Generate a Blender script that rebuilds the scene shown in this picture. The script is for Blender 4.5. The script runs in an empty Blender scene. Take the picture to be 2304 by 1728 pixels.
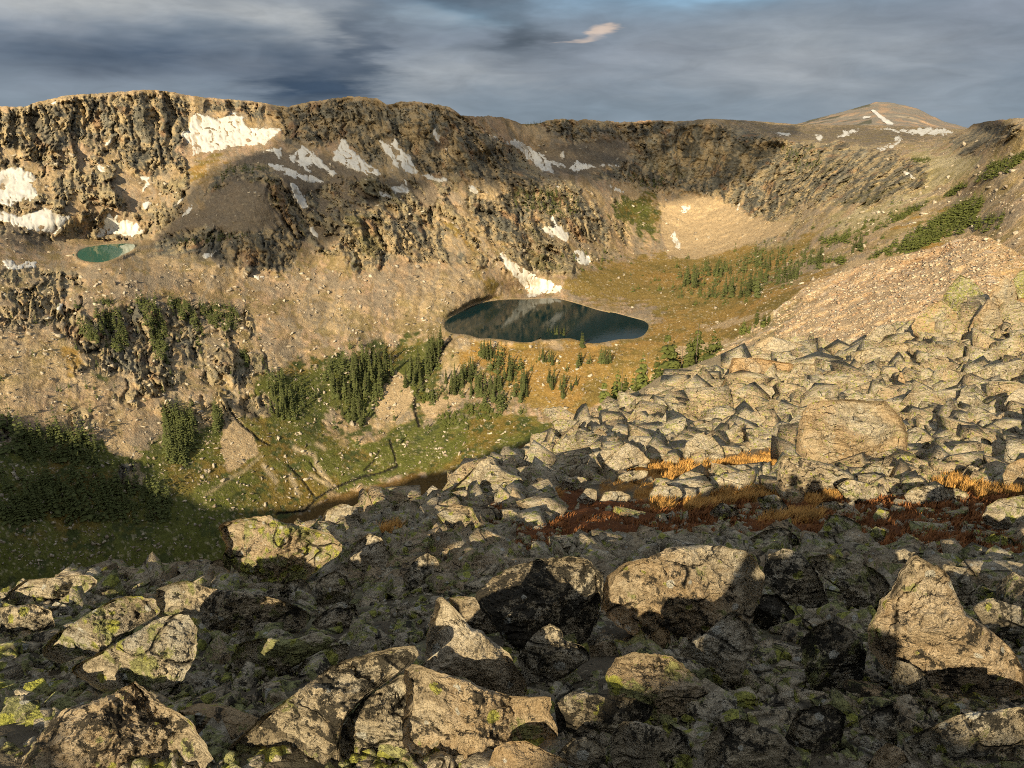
import bpy, math, random
import numpy as np
from mathutils import Vector

# ------------------------------------------------------------------ camera
SC = bpy.context.scene
COL = SC.collection
F_PX = 1774.0                    # focal length in pixels of the 2304 px wide photograph
PITCH = math.radians(18.4)
cam_d = bpy.data.cameras.new('camera')
cam_d.sensor_width = 36.0
cam_d.lens = 36.0 * F_PX / 2304.0
cam_d.clip_start = 0.05
cam_d.clip_end = 60000.0
cam = bpy.data.objects.new('camera', cam_d)
cam.rotation_euler = (math.radians(90) - PITCH, 0, 0)
COL.objects.link(cam)
SC.camera = cam

CP, SP = math.cos(PITCH), math.sin(PITCH)


def pix_dir(u, v):
    """un-normalised ray through a pixel of the photograph (depth along the axis = 1)"""
    x = (np.asarray(u, float) - 1152.0) / F_PX
    y = (864.0 - np.asarray(v, float)) / F_PX
    return np.stack([x, CP + y * SP, -SP + y * CP], -1)


def project(p):
    d = p[:, 1] * CP - p[:, 2] * SP
    y = p[:, 1] * SP + p[:, 2] * CP
    return 1152 + F_PX * p[:, 0] / d, 864 - F_PX * y / d


# ------------------------------------------------------------------ sun and sky
ANTI = pix_dir(1772.0, 1030.0)           # the photographer's shadow falls here
ANTI = ANTI / np.linalg.norm(ANTI)
SUN = -ANTI                              # towards the sun
SUN_EL = math.asin(SUN[2])
SUN_AZ = math.atan2(SUN[0], SUN[1])      # from +Y towards +X
sd = bpy.data.lights.new('sun', 'SUN')
sd.energy = 5.0
sd.angle = math.radians(0.5)
sd.color = (1.0, 0.83, 0.555)
so = bpy.data.objects.new('sun', sd)
so.rotation_euler = Vector(SUN).to_track_quat('Z', 'Y').to_euler()
so.location = (-40, -90, 60)
COL.objects.link(so)

vs = SC.view_settings
vs.view_transform = 'Standard'
vs.look = 'None'
vs.gamma = 1.0
vs.exposure = 0.8
vs.use_curve_mapping = False
SC.render.engine = 'CYCLES'
SC.cycles.use_denoising = False
SC.cycles.filter_width = 1.05
SC.cycles.max_bounces = 4
SC.cycles.diffuse_bounces = 2
SC.cycles.glossy_bounces = 2
SC.cycles.use_adaptive_sampling = True
SC.cycles.adaptive_threshold = 0.03
SC.render.use_persistent_data = False
SC.cycles.transparent_max_bounces = 6


class NT:
    """small helper for node trees"""
    def __init__(self, tree):
        self.t = tree
        tree.nodes.clear()

    def n(self, kind, **kw):
        nd = self.t.nodes.new(kind)
        for k, v in kw.items():
            setattr(nd, k, v)
        return nd

    def link(self, a, b):
        self.t.links.new(a, b)

    def put(self, sock, val):
        if isinstance(val, bpy.types.NodeSocket):
            self.link(val, sock)
        elif val is not None:
            sock.default_value = val

    def math(self, op, a, b=None, c=None, clamp=False):
        nd = self.n('ShaderNodeMath', operation=op, use_clamp=clamp)
        for i, x in enumerate((a, b, c)):
            self.put(nd.inputs[i], x)
        return nd.outputs[0]

    def mix(self, f, a, b, blend='MIX'):
        nd = self.n('ShaderNodeMix', data_type='RGBA', blend_type=blend)
        self.put(nd.inputs[0], f)
        self.put(nd.inputs[6], a if not isinstance(a, tuple) else (*a, 1.0)[:4])
        self.put(nd.inputs[7], b if not isinstance(b, tuple) else (*b, 1.0)[:4])
        return nd.outputs[2]

    def noise(self, vec, scale, detail=4.0, rough=0.55, dist=0.0):
        nd = self.n('ShaderNodeTexNoise')
        self.put(nd.inputs['Vector'], vec)
        nd.inputs['Scale'].default_value = scale
        nd.inputs['Detail'].default_value = detail
        nd.inputs['Roughness'].default_value = rough
        nd.inputs['Distortion'].default_value = dist
        return nd.outputs['Fac']

    def smooth(self, x, lo, hi):
        nd = self.n('ShaderNodeMapRange', interpolation_type='SMOOTHSTEP')
        self.put(nd.inputs[0], x)
        self.put(nd.inputs[1], lo)
        self.put(nd.inputs[2], hi)
        nd.inputs[3].default_value = 0.0
        nd.inputs[4].default_value = 1.0
        return nd.outputs[0]


def build_world():
    w = bpy.data.worlds.new('World')
    SC.world = w
    w.use_nodes = True
    w.cycles.sampling_method = 'MANUAL'
    w.cycles.sample_map_resolution = 512
    k = NT(w.node_tree)
    out = k.n('ShaderNodeOutputWorld')
    bg = k.n('ShaderNodeBackground')
    bg.inputs['Strength'].default_value = 0.115
    k.link(bg.outputs[0], out.inputs[0])
    sky = k.n('ShaderNodeTexSky')
    sky.sky_type = 'NISHITA'
    sky.sun_disc = False
    sky.sun_elevation = SUN_EL
    sky.sun_rotation = SUN_AZ
    sky.altitude = 2800
    geo = k.n('ShaderNodeTexCoord')
    vec = geo.outputs['Generated']
    sep = k.n('ShaderNodeSeparateXYZ')
    k.link(vec, sep.inputs[0])
    X, Y, Z = sep.outputs
    zc = k.math('MAXIMUM', Z, 0.0)
    az = k.math('ARCTAN2', X, Y)                     # radians from +Y to the east
    el = k.math('ARCSINE', Z)
    # flat cloud deck seen in perspective
    den = k.math('ADD', zc, 0.10)
    px = k.math('DIVIDE', X, den)
    py = k.math('DIVIDE', Y, den)
    cmb = k.n('ShaderNodeCombineXYZ')
    k.link(px, cmb.inputs[0]); k.link(py, cmb.inputs[1])
    deck = k.noise(cmb.outputs[0], 0.55, 4, 0.55, 0.0)
    deck2 = k.noise(cmb.outputs[0], 1.7, 4, 0.6, 0.0)
    # streaky noise in azimuth / elevation
    cm2 = k.n('ShaderNodeCombineXYZ')
    k.link(k.math('MULTIPLY', az, 2.2), cm2.inputs[0])
    k.link(k.math('MULTIPLY', el, 9.0), cm2.inputs[1])
    st = k.noise(cm2.outputs[0], 1.6, 4, 0.55, 0.0)
    st2 = k.noise(cm2.outputs[0], 5.0, 4, 0.6, 0.0)

    cm3 = k.n('ShaderNodeCombineXYZ')
    k.link(k.math('MULTIPLY', az, 9.0), cm3.inputs[0])
    k.link(k.math('MULTIPLY', el, 34.0), cm3.inputs[1])
    st3 = k.noise(cm3.outputs[0], 1.3, 6, 0.58, 0.9)
    # warped angular coordinates in degrees for individual cloud masses
    RAD = 57.2958
    wob = k.math('SUBTRACT', st, 0.5)
    wob2 = k.math('SUBTRACT', deck2, 0.5)
    azd = k.math('ADD', k.math('MULTIPLY', az, RAD), k.math('MULTIPLY', wob2, 9.0))
    eld = k.math('ADD', k.math('MULTIPLY', el, RAD), k.math('MULTIPLY', wob, 5.0))

    ae = k.n('ShaderNodeCombineXYZ')
    k.link(azd, ae.inputs[0]); k.link(eld, ae.inputs[1])
    ae = ae.outputs[0]

    def vm(op, a, b):
        nd = k.n('ShaderNodeVectorMath', operation=op)
        k.put(nd.inputs[0], a); k.put(nd.inputs[1], b)
        return nd.outputs

    def total(lst):
        s = None
        for wgt, (a0, e0, ra, re) in lst:
            q = vm('MULTIPLY', vm('SUBTRACT', ae, (a0, e0, 0.0))[0], (1.0 / ra, 1.0 / re, 0.0))[0]
            t = k.math('POWER', 1.0 / 2.71828, vm('DOT_PRODUCT', q, q)[1])
            s = k.math('MULTIPLY', t, wgt) if s is None else k.math('MULTIPLY_ADD', t, wgt, s)
        return s

    dark = total([(1.0, (-27, 9.3, 9, 0.8)),        # top-left slate band
                  (0.8, (-26, 3.9, 9, 0.9)),        # slate band under the pale bank
                  (1.0, (-13.5, 2.6, 4.0, 1.6)),    # hanging rain shaft
                  (0.65, (-9.8, 4.9, 2.0, 2.2)),
                  (0.8, (-3.5, 7.7, 4.6, 1.1)),     # diagonal grey mass
                  (0.9, (0.6, 5.4, 2.7, 1.5)),
                  (0.45, (25, 9.2, 5, 0.6))])
    light = total([(1.2, (-26, 6.9, 9, 1.2)),
                   (0.9, (-14.5, 5.8, 4.5, 1.2)),
                   (0.55, (19, 3.6, 12, 2.4)),
                   (0.6, (-4, 2.9, 6, 1.5)), (0.4, (-5.5, 6.6, 3, 0.7))])
    bright = total([(1.0, (6.3, 5.75, 1.5, 0.34)), (0.75, (4.2, 5.3, 1.6, 0.22)), (0.55, (11.6, 8.3, 0.7, 0.4))])
    cdark = total([(1.0, (5.2, 8.6, 2.6, 0.55))])
    clear = total([(0.9, (12, 8.6, 9, 1.5)), (0.35, (-4, 6.9, 4, 0.8))])

    S = 10.0     # colours are radiances; the background strength is 0.1

    def c(r, g, b):
        return (r * S, g * S, b * S, 1.0)
    veil = k.mix(k.smooth(st, 0.30, 0.72), c(0.090, 0.116, 0.148), c(0.128, 0.147, 0.176))
    hz = k.smooth(el, 0.075, 0.0)
    veil = k.mix(k.math('MULTIPLY', hz, 0.65), veil, c(0.118, 0.150, 0.176))
    nis = k.mix(1.0, sky.outputs[0], (0.46, 0.62, 0.64, 1), 'MULTIPLY')
    col = k.mix(k.math('MULTIPLY', clear, 0.95, clamp=True), veil, nis)
    col = k.mix(k.math('MULTIPLY', k.math('MULTIPLY', light, k.math('ADD', k.math('MULTIPLY', st2, 0.9), 0.35)), 1.0, clamp=True), col, c(0.235, 0.245, 0.248))
    dk = k.math('MULTIPLY', dark, k.math('ADD', k.math('MULTIPLY', st2, 0.8), 0.55), clamp=True)
    col = k.mix(k.math('MULTIPLY', dk, 0.95), col, k.mix(k.smooth(az, -0.25, 0.05), c(0.021, 0.036, 0.060), c(0.034, 0.045, 0.058)))
    col = k.mix(k.smooth(k.math('MULTIPLY', bright, k.math('ADD', st2, 0.5)), 0.30, 0.95), col, c(0.33, 0.27, 0.23))
    col = k.mix(k.smooth(k.math('MULTIPLY', cdark, k.math('ADD', st2, 0.5)), 0.35, 0.75), col, c(0.070, 0.078, 0.090))
    # out of view above, the deck takes over, kept bright to lift the shade
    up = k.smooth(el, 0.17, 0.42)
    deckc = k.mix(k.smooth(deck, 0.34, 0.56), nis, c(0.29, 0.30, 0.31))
    tex = k.n('ShaderNodeCombineColor')
    tv = k.math('ADD', 0.62, k.math('ADD', k.math('MULTIPLY', st3, 0.52), k.math('MULTIPLY', st2, 0.24)))
    for i_ in range(3):
        k.link(tv, tex.inputs[i_])
    col = k.mix(1.0, col, tex.outputs[0], 'MULTIPLY')
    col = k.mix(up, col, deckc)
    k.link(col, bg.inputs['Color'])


build_world()

# ------------------------------------------------------------------ numpy noise
_rs = np.random.RandomState(7)
_perm = _rs.permutation(256).astype(np.int32)
_perm = np.concatenate([_perm, _perm])
_g = _rs.normal(size=(256, 3))
_g = (_g / np.linalg.norm(_g, axis=1)[:, None]).astype(np.float32)


def perlin(p):
    p = np.asarray(p, np.float32)
    i = np.floor(p).astype(np.int32)
    f = p - i
    i &= 255
    w = f * f * f * (f * (f * 6 - 15) + 10)
    res = 0
    for cx in (0, 1):
        wx = w[:, 0] if cx else 1 - w[:, 0]
        hx = _perm[(i[:, 0] + cx) & 255]
        for cy in (0, 1):
            wy = w[:, 1] if cy else 1 - w[:, 1]
            hy = _perm[(hx + i[:, 1] + cy) & 255]
            for cz in (0, 1):
                wz = w[:, 2] if cz else 1 - w[:, 2]
                g = _g[_perm[(hy + i[:, 2] + cz) & 255]]
                d = g[:, 0] * (f[:, 0] - cx) + g[:, 1] * (f[:, 1] - cy) + g[:, 2] * (f[:, 2] - cz)
                res = res + d * wx * wy * wz
    return res * 1.6


def fbm(p, octv=4, gain=0.5, lac=2.03):
    a, s, q = 1.0, 0.0, np.asarray(p, np.float32)
    for o in range(octv):
        s = s + a * perlin(q + 17.3 * o)
        a *= gain
        q = q * lac
    return s


def ridged(p, octv=4, gain=0.55, lac=2.07):
    a, s, q, n = 1.0, 0.0, np.asarray(p, np.float32), 0.0
    for o in range(octv):
        s = s + a * (1 - 2 * np.abs(perlin(q + 9.1 * o)))
        n += a
        a *= gain
        q = q * lac
    return s / n


def sstep(x, lo, hi):
    t = np.clip((x - lo) / (hi - lo), 0, 1)
    return t * t * (3 - 2 * t)


def tps_fit(pts, val):
    pts = np.asarray(pts, float); val = np.asarray(val, float)
    n = len(pts)
    d2 = ((pts[:, None] - pts[None]) ** 2).sum(-1)
    K = 0.5 * d2 * np.log(d2 + 1e-12)
    A = np.zeros((n + 3, n + 3))
    A[:n, :n] = K + 1e-4 * np.eye(n)
    A[:n, n] = 1; A[:n, n + 1:] = pts
    A[n, :n] = 1; A[n + 1:, :n] = pts.T
    b = np.zeros(n + 3); b[:n] = val
    c = np.linalg.solve(A, b)
    return pts, c


def tps_eval(fit, q):
    pts, c = fit
    n = len(pts)
    q = np.asarray(q, float)
    out = np.empty(len(q))
    for s in range(0, len(q), 60000):
        b = q[s:s + 60000]
        d2 = (b[:, None, 0] - pts[None, :, 0]) ** 2 + (b[:, None, 1] - pts[None, :, 1]) ** 2
        out[s:s + 60000] = (0.5 * d2 * np.log(d2 + 1e-12)) @ c[:n] + c[n] + b @ c[n + 1:]
    return out


# ------------------------------------------------------------------ tracing helpers (zoom windows of the photograph)
WIN = {'A': (0, 1128, 2.765), 'B': (750, 1128, 2.765), 'C': (1504, 1128, 2.765), 'D': (1250, 600, 2.0987),
       'E': (1840, 580, 4.767), 'F': (1200, 700, 3.687), 'G': (1704, 850, 3.687), 'J': (0, 600, 2.88),
       'K': (600, 600, 2.88), 'L': (0, 150, 2.88), 'M': (768, 150, 2.88), 'N': (1536, 150, 2.88), 'P': (0, 0, 1.0)}


def tr(win, pts):
    u0, v0, s = WIN[win]
    a = np.asarray(pts, float).reshape(-1, 2)
    return np.stack([u0 + a[:, 0] / s, v0 + a[:, 1] / s], -1)


MU0, MV0, MRES = -420.0, 130.0, 2.0
MW, MH = 1580, 700


def raster(poly):
    """bool raster of one polygon on the mask grid"""
    poly = np.asarray(poly, float)
    m = np.zeros((MH, MW), bool)
    x = (poly[:, 0] - MU0) / MRES; y = (poly[:, 1] - MV0) / MRES
    x0, x1 = max(int(x.min()) - 1, 0), min(int(x.max()) + 2, MW)
    y0, y1 = max(int(y.min()) - 1, 0), min(int(y.max()) + 2, MH)
    if x1 <= x0 or y1 <= y0:
        return m
    gx, gy = np.meshgrid(np.arange(x0, x1) + 0.5, np.arange(y0, y1) + 0.5)
    ins = np.zeros(gx.shape, bool)
    n = len(poly)
    for i in range(n):
        xa, ya, xb, yb = x[i], y[i], x[(i + 1) % n], y[(i + 1) % n]
        if ya == yb:
            continue
        cnd = ((ya > gy) != (yb > gy)) & (gx < (xb - xa) * (gy - ya) / (yb - ya) + xa)
        ins ^= cnd
    m[y0:y1, x0:x1] = ins
    return m


def blur(a, r):
    r = int(max(r, 0))
    a = a.astype(np.float32)
    if r == 0:
        return a
    for _ in range(2):
        for ax in (0, 1):
            p = np.pad(a, [(r + 1, r) if q == ax else (0, 0) for q in (0, 1)], mode='edge')
            c = np.cumsum(p, axis=ax, dtype=np.float64)
            n = a.shape[ax]
            a = ((np.take(c, np.arange(2 * r + 1, 2 * r + 1 + n), ax) - np.take(c, np.arange(0, n), ax)) / (2 * r + 1)).astype(np.float32)
    return a


def msample(img, u, v):
    x = np.clip((u - MU0) / MRES - 0.5, 0, MW - 1.001)
    y = np.clip((v - MV0) / MRES - 0.5, 0, MH - 1.001)
    xi = x.astype(int); yi = y.astype(int)
    fx = x - xi; fy = y - yi
    return (img[yi, xi] * (1 - fx) + img[yi, xi + 1] * fx) * (1 - fy) + (img[yi + 1, xi] * (1 - fx) + img[yi + 1, xi + 1] * fx) * fy


def mask(polys, soft=3):
    m = np.zeros((MH, MW), bool)
    for p in polys:
        m |= raster(p)
    return blur(m, soft)


def ribbon(pts, w):
    """polygon of a polyline with a pixel width"""
    p = np.asarray(pts, float)
    t = np.gradient(p, axis=0)
    n = np.stack([-t[:, 1], t[:, 0]], -1)
    n /= np.linalg.norm(n, axis=1)[:, None] + 1e-9
    return np.concatenate([p + n * w / 2, (p - n * w / 2)[::-1]])


# ------------------------------------------------------------------ mesh helpers
def new_mesh(name, verts, faces, smooth=True):
    me = bpy.data.meshes.new(name)
    verts = np.asarray(verts, np.float32)
    faces = np.asarray(faces, np.int32)
    k = faces.shape[1]
    me.vertices.add(len(verts))
    me.vertices.foreach_set('co', verts.ravel())
    me.loops.add(faces.size)
    me.loops.foreach_set('vertex_index', faces.ravel())
    me.polygons.add(len(faces))
    me.polygons.foreach_set('loop_start', np.arange(0, faces.size, k, dtype=np.int32))
    me.polygons.foreach_set('loop_total', np.full(len(faces), k, np.int32))
    if smooth:
        me.polygons.foreach_set('use_smooth', np.ones(len(faces), bool))
    me.update(calc_edges=True)
    return me


def set_color(me, col, name='albedo'):
    at = me.color_attributes.new(name, 'FLOAT_COLOR', 'POINT')
    c = np.ones((len(col), 4), np.float32)
    c[:, :3] = col
    at.data.foreach_set('color', c.ravel())


def add_obj(name, me, mat=None, parent=None, kind=None, label=None, category=None, group=None, loc=None):
    o = bpy.data.objects.new(name, me)
    COL.objects.link(o)
    if mat is not None and me is not None and len(me.materials) == 0:
        me.materials.append(mat)
    if parent is not None:
        o.parent = parent
    if kind: o['kind'] = kind
    if label: o['label'] = label
    if category: o['category'] = category
    if group: o['group'] = group
    if loc is not None: o.location = loc
    return o


def grid_faces(nr, nc):
    i = np.arange(nr - 1)[:, None] * nc + np.arange(nc - 1)[None]
    return np.stack([i, i + 1, i + nc + 1, i + nc], -1).reshape(-1, 4)


# ------------------------------------------------------------------ materials
def principled(k, rough=0.9, spec=0.25):
    out = k.n('ShaderNodeOutputMaterial')
    b = k.n('ShaderNodeBsdfPrincipled')
    b.inputs['Roughness'].default_value = rough
    b.inputs['Specular IOR Level'].default_value = spec
    k.link(b.outputs[0], out.inputs[0])
    return b


def bump(k, h, strength, dist, prev=None):
    nd = k.n('ShaderNodeBump')
    nd.inputs['Strength'].default_value = strength
    nd.inputs['Distance'].default_value = dist
    k.put(nd.inputs['Height'], h)
    if prev is not None:
        k.link(prev, nd.inputs['Normal'])
    return nd.outputs[0]


def mat_terrain(name, sc=1.0, bd=1.0, contrast=0.5):
    m = bpy.data.materials.new(name); m.use_nodes = True
    k = NT(m.node_tree)
    b = principled(k, 0.95, 0.1)
    at = k.n('ShaderNodeAttribute', attribute_name='albedo')
    pos = k.n('ShaderNodeNewGeometry').outputs['Position']
    n1 = k.noise(pos, 0.9 * sc, 5, 0.65)
    n2 = k.noise(pos, 0.22 * sc, 4, 0.6)
    f = k.math('ADD', k.math('MULTIPLY', k.math('SUBTRACT', n1, 0.5), 1.7 * contrast), 1.0)
    f = k.math('ADD', f, k.math('MULTIPLY', k.math('SUBTRACT', n2, 0.5), 0.8 * contrast))
    cc = k.n('ShaderNodeCombineColor')
    for i in range(3):
        k.link(f, cc.inputs[i])
    k.link(k.mix(1.0, at.outputs['Color'], cc.outputs[0], 'MULTIPLY'), b.inputs['Base Color'])
    k.link(bump(k, n1, 0.9, 0.9 * bd), b.inputs['Normal'])
    return m


def mat_plain(name, col, rough=0.9, var=0.25, scale=3.0, spec=0.2, bd=0.0):
    m = bpy.data.materials.new(name); m.use_nodes = True
    k = NT(m.node_tree)
    b = principled(k, rough, spec)
    pos = k.n('ShaderNodeNewGeometry').outputs['Position']
    n = k.noise(pos, scale, 5, 0.6)
    lo = tuple(x * (1 - var) for x in col); hi = tuple(min(1, x * (1 + var)) for x in col)
    k.link(k.mix(k.smooth(n, 0.3, 0.7), lo, hi), b.inputs['Base Color'])
    if bd:
        k.link(bump(k, n, 0.8, bd), b.inputs['Normal'])
    return m


def mat_rock():
    """lichen-crusted gneiss; amounts come from properties of each object"""
    m = bpy.data.materials.new('lichen_rock'); m.use_nodes = True
    k = NT(m.node_tree)
    b = principled(k, 0.92, 0.12)
    pos = k.n('ShaderNodeNewGeometry').outputs['Position']
    rnd = k.n('ShaderNodeObjectInfo').outputs['Random']
    off = k.n('ShaderNodeVectorMath', operation='ADD')
    cmb = k.n('ShaderNodeCombineXYZ')
    k.link(k.math('MULTIPLY', rnd, 37.0), cmb.inputs[0])
    k.link(k.math('MULTIPLY', rnd, 91.0), cmb.inputs[2])
    k.link(pos, off.inputs[0]); k.link(cmb.outputs[0], off.inputs[1])
    p = off.outputs[0]

    def prop(name):
        return k.n('ShaderNodeAttribute', attribute_type='OBJECT', attribute_name=name).outputs['Fac']
    dark, green, pale, rust = prop('dark'), prop('green'), prop('pale'), prop('rust')
    big = k.noise(p, 1.1, 3, 0.55, 0.4)
    mid = k.noise(p, 6.0, 5, 0.62, 0.2)
    fine = k.noise(p, 45.0, 5, 0.75)
    spk = k.noise(p, 17.0, 7, 0.80, 0.1)
    lich = k.noise(p, 8.0, 7, 0.72, 0.4)
    mp = k.n('ShaderNodeMapping')                # foliation bands
    mp.inputs['Rotation'].default_value = (0.5, 0.35, 0.2)
    mp.inputs['Scale'].default_value = (1.0, 1.3, 6.5)
    k.link(p, mp.inputs[0])
    band = k.noise(mp.outputs[0], 2.8, 6, 0.68, 0.7)

    def voro(scale, feature='F1'):
        nd = k.n('ShaderNodeTexVoronoi', feature=feature)
        k.link(p, nd.inputs['Vector']); nd.inputs['Scale'].default_value = scale
        return nd
    # joints: thin cracks between large uneven cells
    wp = k.n('ShaderNodeVectorMath', operation='ADD')
    mp2 = k.n('ShaderNodeMapping'); mp2.inputs['Scale'].default_value = (1.0, 1.2, 2.3); mp2.inputs['Rotation'].default_value = (0.4, 0.3, 0.6)
    k.link(p, mp2.inputs[0])
    jn = k.n('ShaderNodeTexNoise'); k.link(p, jn.inputs['Vector']); jn.inputs['Scale'].default_value = 3.0
    k.link(mp2.outputs[0], wp.inputs[0])
    sc_ = k.n('ShaderNodeVectorMath', operation='SCALE'); k.link(jn.outputs['Color'], sc_.inputs[0]); sc_.inputs['Scale'].default_value = 0.45
    k.link(sc_.outputs[0], wp.inputs[1])
    ce = k.n('ShaderNodeTexVoronoi', feature='DISTANCE_TO_EDGE'); k.link(wp.outputs[0], ce.inputs['Vector']); ce.inputs['Scale'].default_value = 1.5
    crack = k.math('SUBTRACT', 1.0, k.smooth(ce.outputs['Distance'], 0.0, 0.022))
    crack = k.math('MULTIPLY', crack, k.smooth(mid, 0.42, 0.60))
    base = k.mix(k.smooth(band, 0.38, 0.62), (0.25, 0.205, 0.135), (0.58, 0.49, 0.335))
    base = k.mix(k.smooth(mid, 0.46, 0.70), base, (0.45, 0.42, 0.335))
    base = k.mix(k.math('MULTIPLY', k.smooth(fine, 0.5, 0.60), 0.70), base, (0.135, 0.110, 0.072))
    base = k.mix(k.math('MULTIPLY', pale, k.smooth(mid, 0.25, 0.55)), base, k.mix(k.smooth(fine, 0.4, 0.6), (0.64, 0.56, 0.42), (0.42, 0.355, 0.25)))
    rs = k.math('MULTIPLY', k.smooth(k.math('ADD', big, k.math('MULTIPLY', rust, 0.35)), 0.58, 0.78), k.math('ADD', k.math('MULTIPLY', rust, 0.55), 0.08), clamp=True)
    base = k.mix(rs, base, k.mix(k.smooth(mid, 0.35, 0.65), (0.43, 0.28, 0.13), (0.40, 0.225, 0.075)))
    # grey-green crust
    gthr = k.math('SUBTRACT', 0.68, k.math('MULTIPLY', green, 0.235))
    g1 = k.smooth(lich, gthr, k.math('ADD', gthr, 0.03))
    base = k.mix(k.math('MULTIPLY', g1, 0.85), base, k.mix(k.smooth(fine, 0.42, 0.58), (0.155, 0.165, 0.055), (0.37, 0.375, 0.145)))
    # map lichen: crisp round yellow-green thalli of uneven size
    vy = voro(13.0)
    cy = k.n('ShaderNodeSeparateColor'); k.link(vy.outputs['Color'], cy.inputs[0])
    ry = k.math('MULTIPLY', k.math('SUBTRACT', k.math('ADD', cy.outputs[0], k.math('MULTIPLY', green, 0.75)), 0.85), 0.75)
    y1 = k.smooth(k.math('SUBTRACT', ry, k.math('ADD', vy.outputs['Distance'], k.math('MULTIPLY', k.math('SUBTRACT', spk, 0.5), 0.9))), -0.02, 0.02)
    base = k.mix(k.math('MULTIPLY', y1, 0.9), base, k.mix(k.smooth(fine, 0.45, 0.60), (0.43, 0.43, 0.085), (0.17, 0.18, 0.04)))
    # black crust
    dthr = k.math('SUBTRACT', 0.635, k.math('MULTIPLY', dark, 0.19))
    dd = k.math('ADD', spk, k.math('MULTIPLY', k.math('SUBTRACT', big, 0.5), 0.30))
    d1 = k.smooth(dd, dthr, k.math('ADD', dthr, 0.03))
    base = k.mix(k.math('MULTIPLY', d1, 0.92), base, (0.030, 0.028, 0.023))
    # pale crustose rosettes
    vw = voro(19.0)
    cw = k.n('ShaderNodeSeparateColor'); k.link(vw.outputs['Color'], cw.inputs[0])
    w1 = k.smooth(k.math('SUBTRACT', k.math('MULTIPLY', k.math('SUBTRACT', cw.outputs[1], 0.72), 1.3), k.math('ADD', vw.outputs['Distance'], k.math('MULTIPLY', k.math('SUBTRACT', spk, 0.5), 0.7))), -0.02, 0.02)
    base = k.mix(k.math('MULTIPLY', w1, 0.8), base, (0.52, 0.51, 0.44))
    base = k.mix(k.math('MULTIPLY', crack, 0.85), base, (0.035, 0.03, 0.022))
    k.link(base, b.inputs['Base Color'])
    h = k.math('ADD', mid, k.math('MULTIPLY', fine, 0.30))
    h = k.math('ADD', h, k.math('MULTIPLY', band, 0.75))
    h = k.math('SUBTRACT', h, k.math('MULTIPLY', crack, 0.6))
    k.link(bump(k, h, 1.0, 0.11), b.inputs['Normal'])
    return m


M_ROCK = mat_rock()
M_FAR = mat_terrain('mountain_ground', 1.0, 1.4, 0.95)
M_HILL = mat_terrain('hillside_ground', 5.0, 0.25, 0.6)
M_NEAR = mat_terrain('rubble_ground', 14.0, 0.10, 0.7)

# ------------------------------------------------------------------ the far basin: control points (pixel, horizontal distance or level)
SKY = np.array([(-420, 262), (-200, 250), (0, 240), (52, 241), (69, 235), (115, 223), (153, 214), (208, 212), (243, 209), (295, 205), (333, 202), (382, 207), (410, 212),
                (451, 219), (514, 224), (569, 228), (625, 238), (649, 241), (694, 230), (736, 224), (768, 220), (782, 217), (813, 219), (837, 221),
                (855, 225), (869, 237), (883, 233), (907, 229), (942, 229), (976, 235), (1011, 241), (1039, 261), (1063, 262), (1115, 263), (1143, 268),
                (1178, 281), (1212, 278), (1230, 272), (1268, 268), (1296, 271), (1317, 269), (1358, 273), (1410, 276), (1428, 274), (1462, 271), (1497, 273),
                (1536, 273), (1598, 267), (1675, 271), (1744, 276), (1793, 280), (1900, 281), (2000, 283), (2100, 287), (2165, 291), (2176, 290), (2189, 281), (2216, 275),
                (2251, 270), (2282, 267), (2304, 266), (2500, 250), (2740, 240)], float)
LAKE_Z, TARN_Z = -170.0, -105.0
CTRL = []


def colm(u, *vr):
    for v, r in vr:
        CTRL.append((u, v, r))


# positive = horizontal distance in metres, negative = level of the ground in metres
colm(-400, (262, 1000), (400, 880), (560, 740), (700, 620), (900, 520), (1100, 460), (1400, 400))
colm(-150, (250, 990), (400, 890), (560, 740), (660, 630), (800, 560), (950, 500), (1100, 455), (1250, 425), (1420, 400))
colm(0, (240, 985), (320, 940), (385, 905), (450, 850), (540, 765), (600, 690), (640, 645), (800, 562), (950, 503), (1100, 458), (1250, 425), (1420, 400))
colm(130, (219, 990), (330, 935), (430, 870), (500, 810), (560, -104.5), (610, 690), (700, 612), (800, 566), (900, 526))
colm(240, (209, 995), (300, 950), (400, 885), (480, 835), (545, -105), (592, -105), (640, 650), (720, 610), (820, 562), (950, 508), (1100, 462), (1250, 428), (1420, 402))
colm(333, (202, 1000), (300, 950), (400, 895), (470, 840), (545, -104), (600, 695), (680, 640))
colm(450, (219, 1015), (262, 985), (345, 920), (372, 885), (450, 815), (540, 750), (620, 693), (700, 648), (800, 590), (900, 540), (1000, 500), (1100, 463), (1250, 430), (1420, 405))
colm(620, (238, 1015), (300, 965), (340, 925), (368, 885), (400, 800), (470, 770), (550, 742), (612, 722), (700, 662), (800, 603), (900, 552), (1000, 508), (1100, 474), (1250, 436), (1420, 408))
colm(720, (226, 985), (300, 945), (340, 915), (400, 865), (450, 835), (520, 790), (600, 738), (680, 690), (760, 640), (850, 590))
colm(800, (218, 960), (300, 928), (330, 915), (400, 865), (465, 815), (500, 780), (580, 745), (680, 695), (760, 645), (850, 595), (950, 550), (1050, 500), (1130, 472), (1300, 450), (1420, 425))
colm(920, (230, 945), (330, 915), (420, 875), (480, 840), (560, 785), (640, 735), (720, 685), (780, 650))
colm(1000, (242, 950), (330, 915), (430, 880), (520, 828), (600, 775), (680, 715), (735, -169.5), (790, -176), (860, 582), (930, 545), (1000, 510), (1080, 475), (1200, 435), (1420, 370))
colm(1100, (263, 1010), (330, 945), (420, 900), (500, 860), (580, 810), (640, 770), (690, -170), (760, -170), (800, -178))
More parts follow.
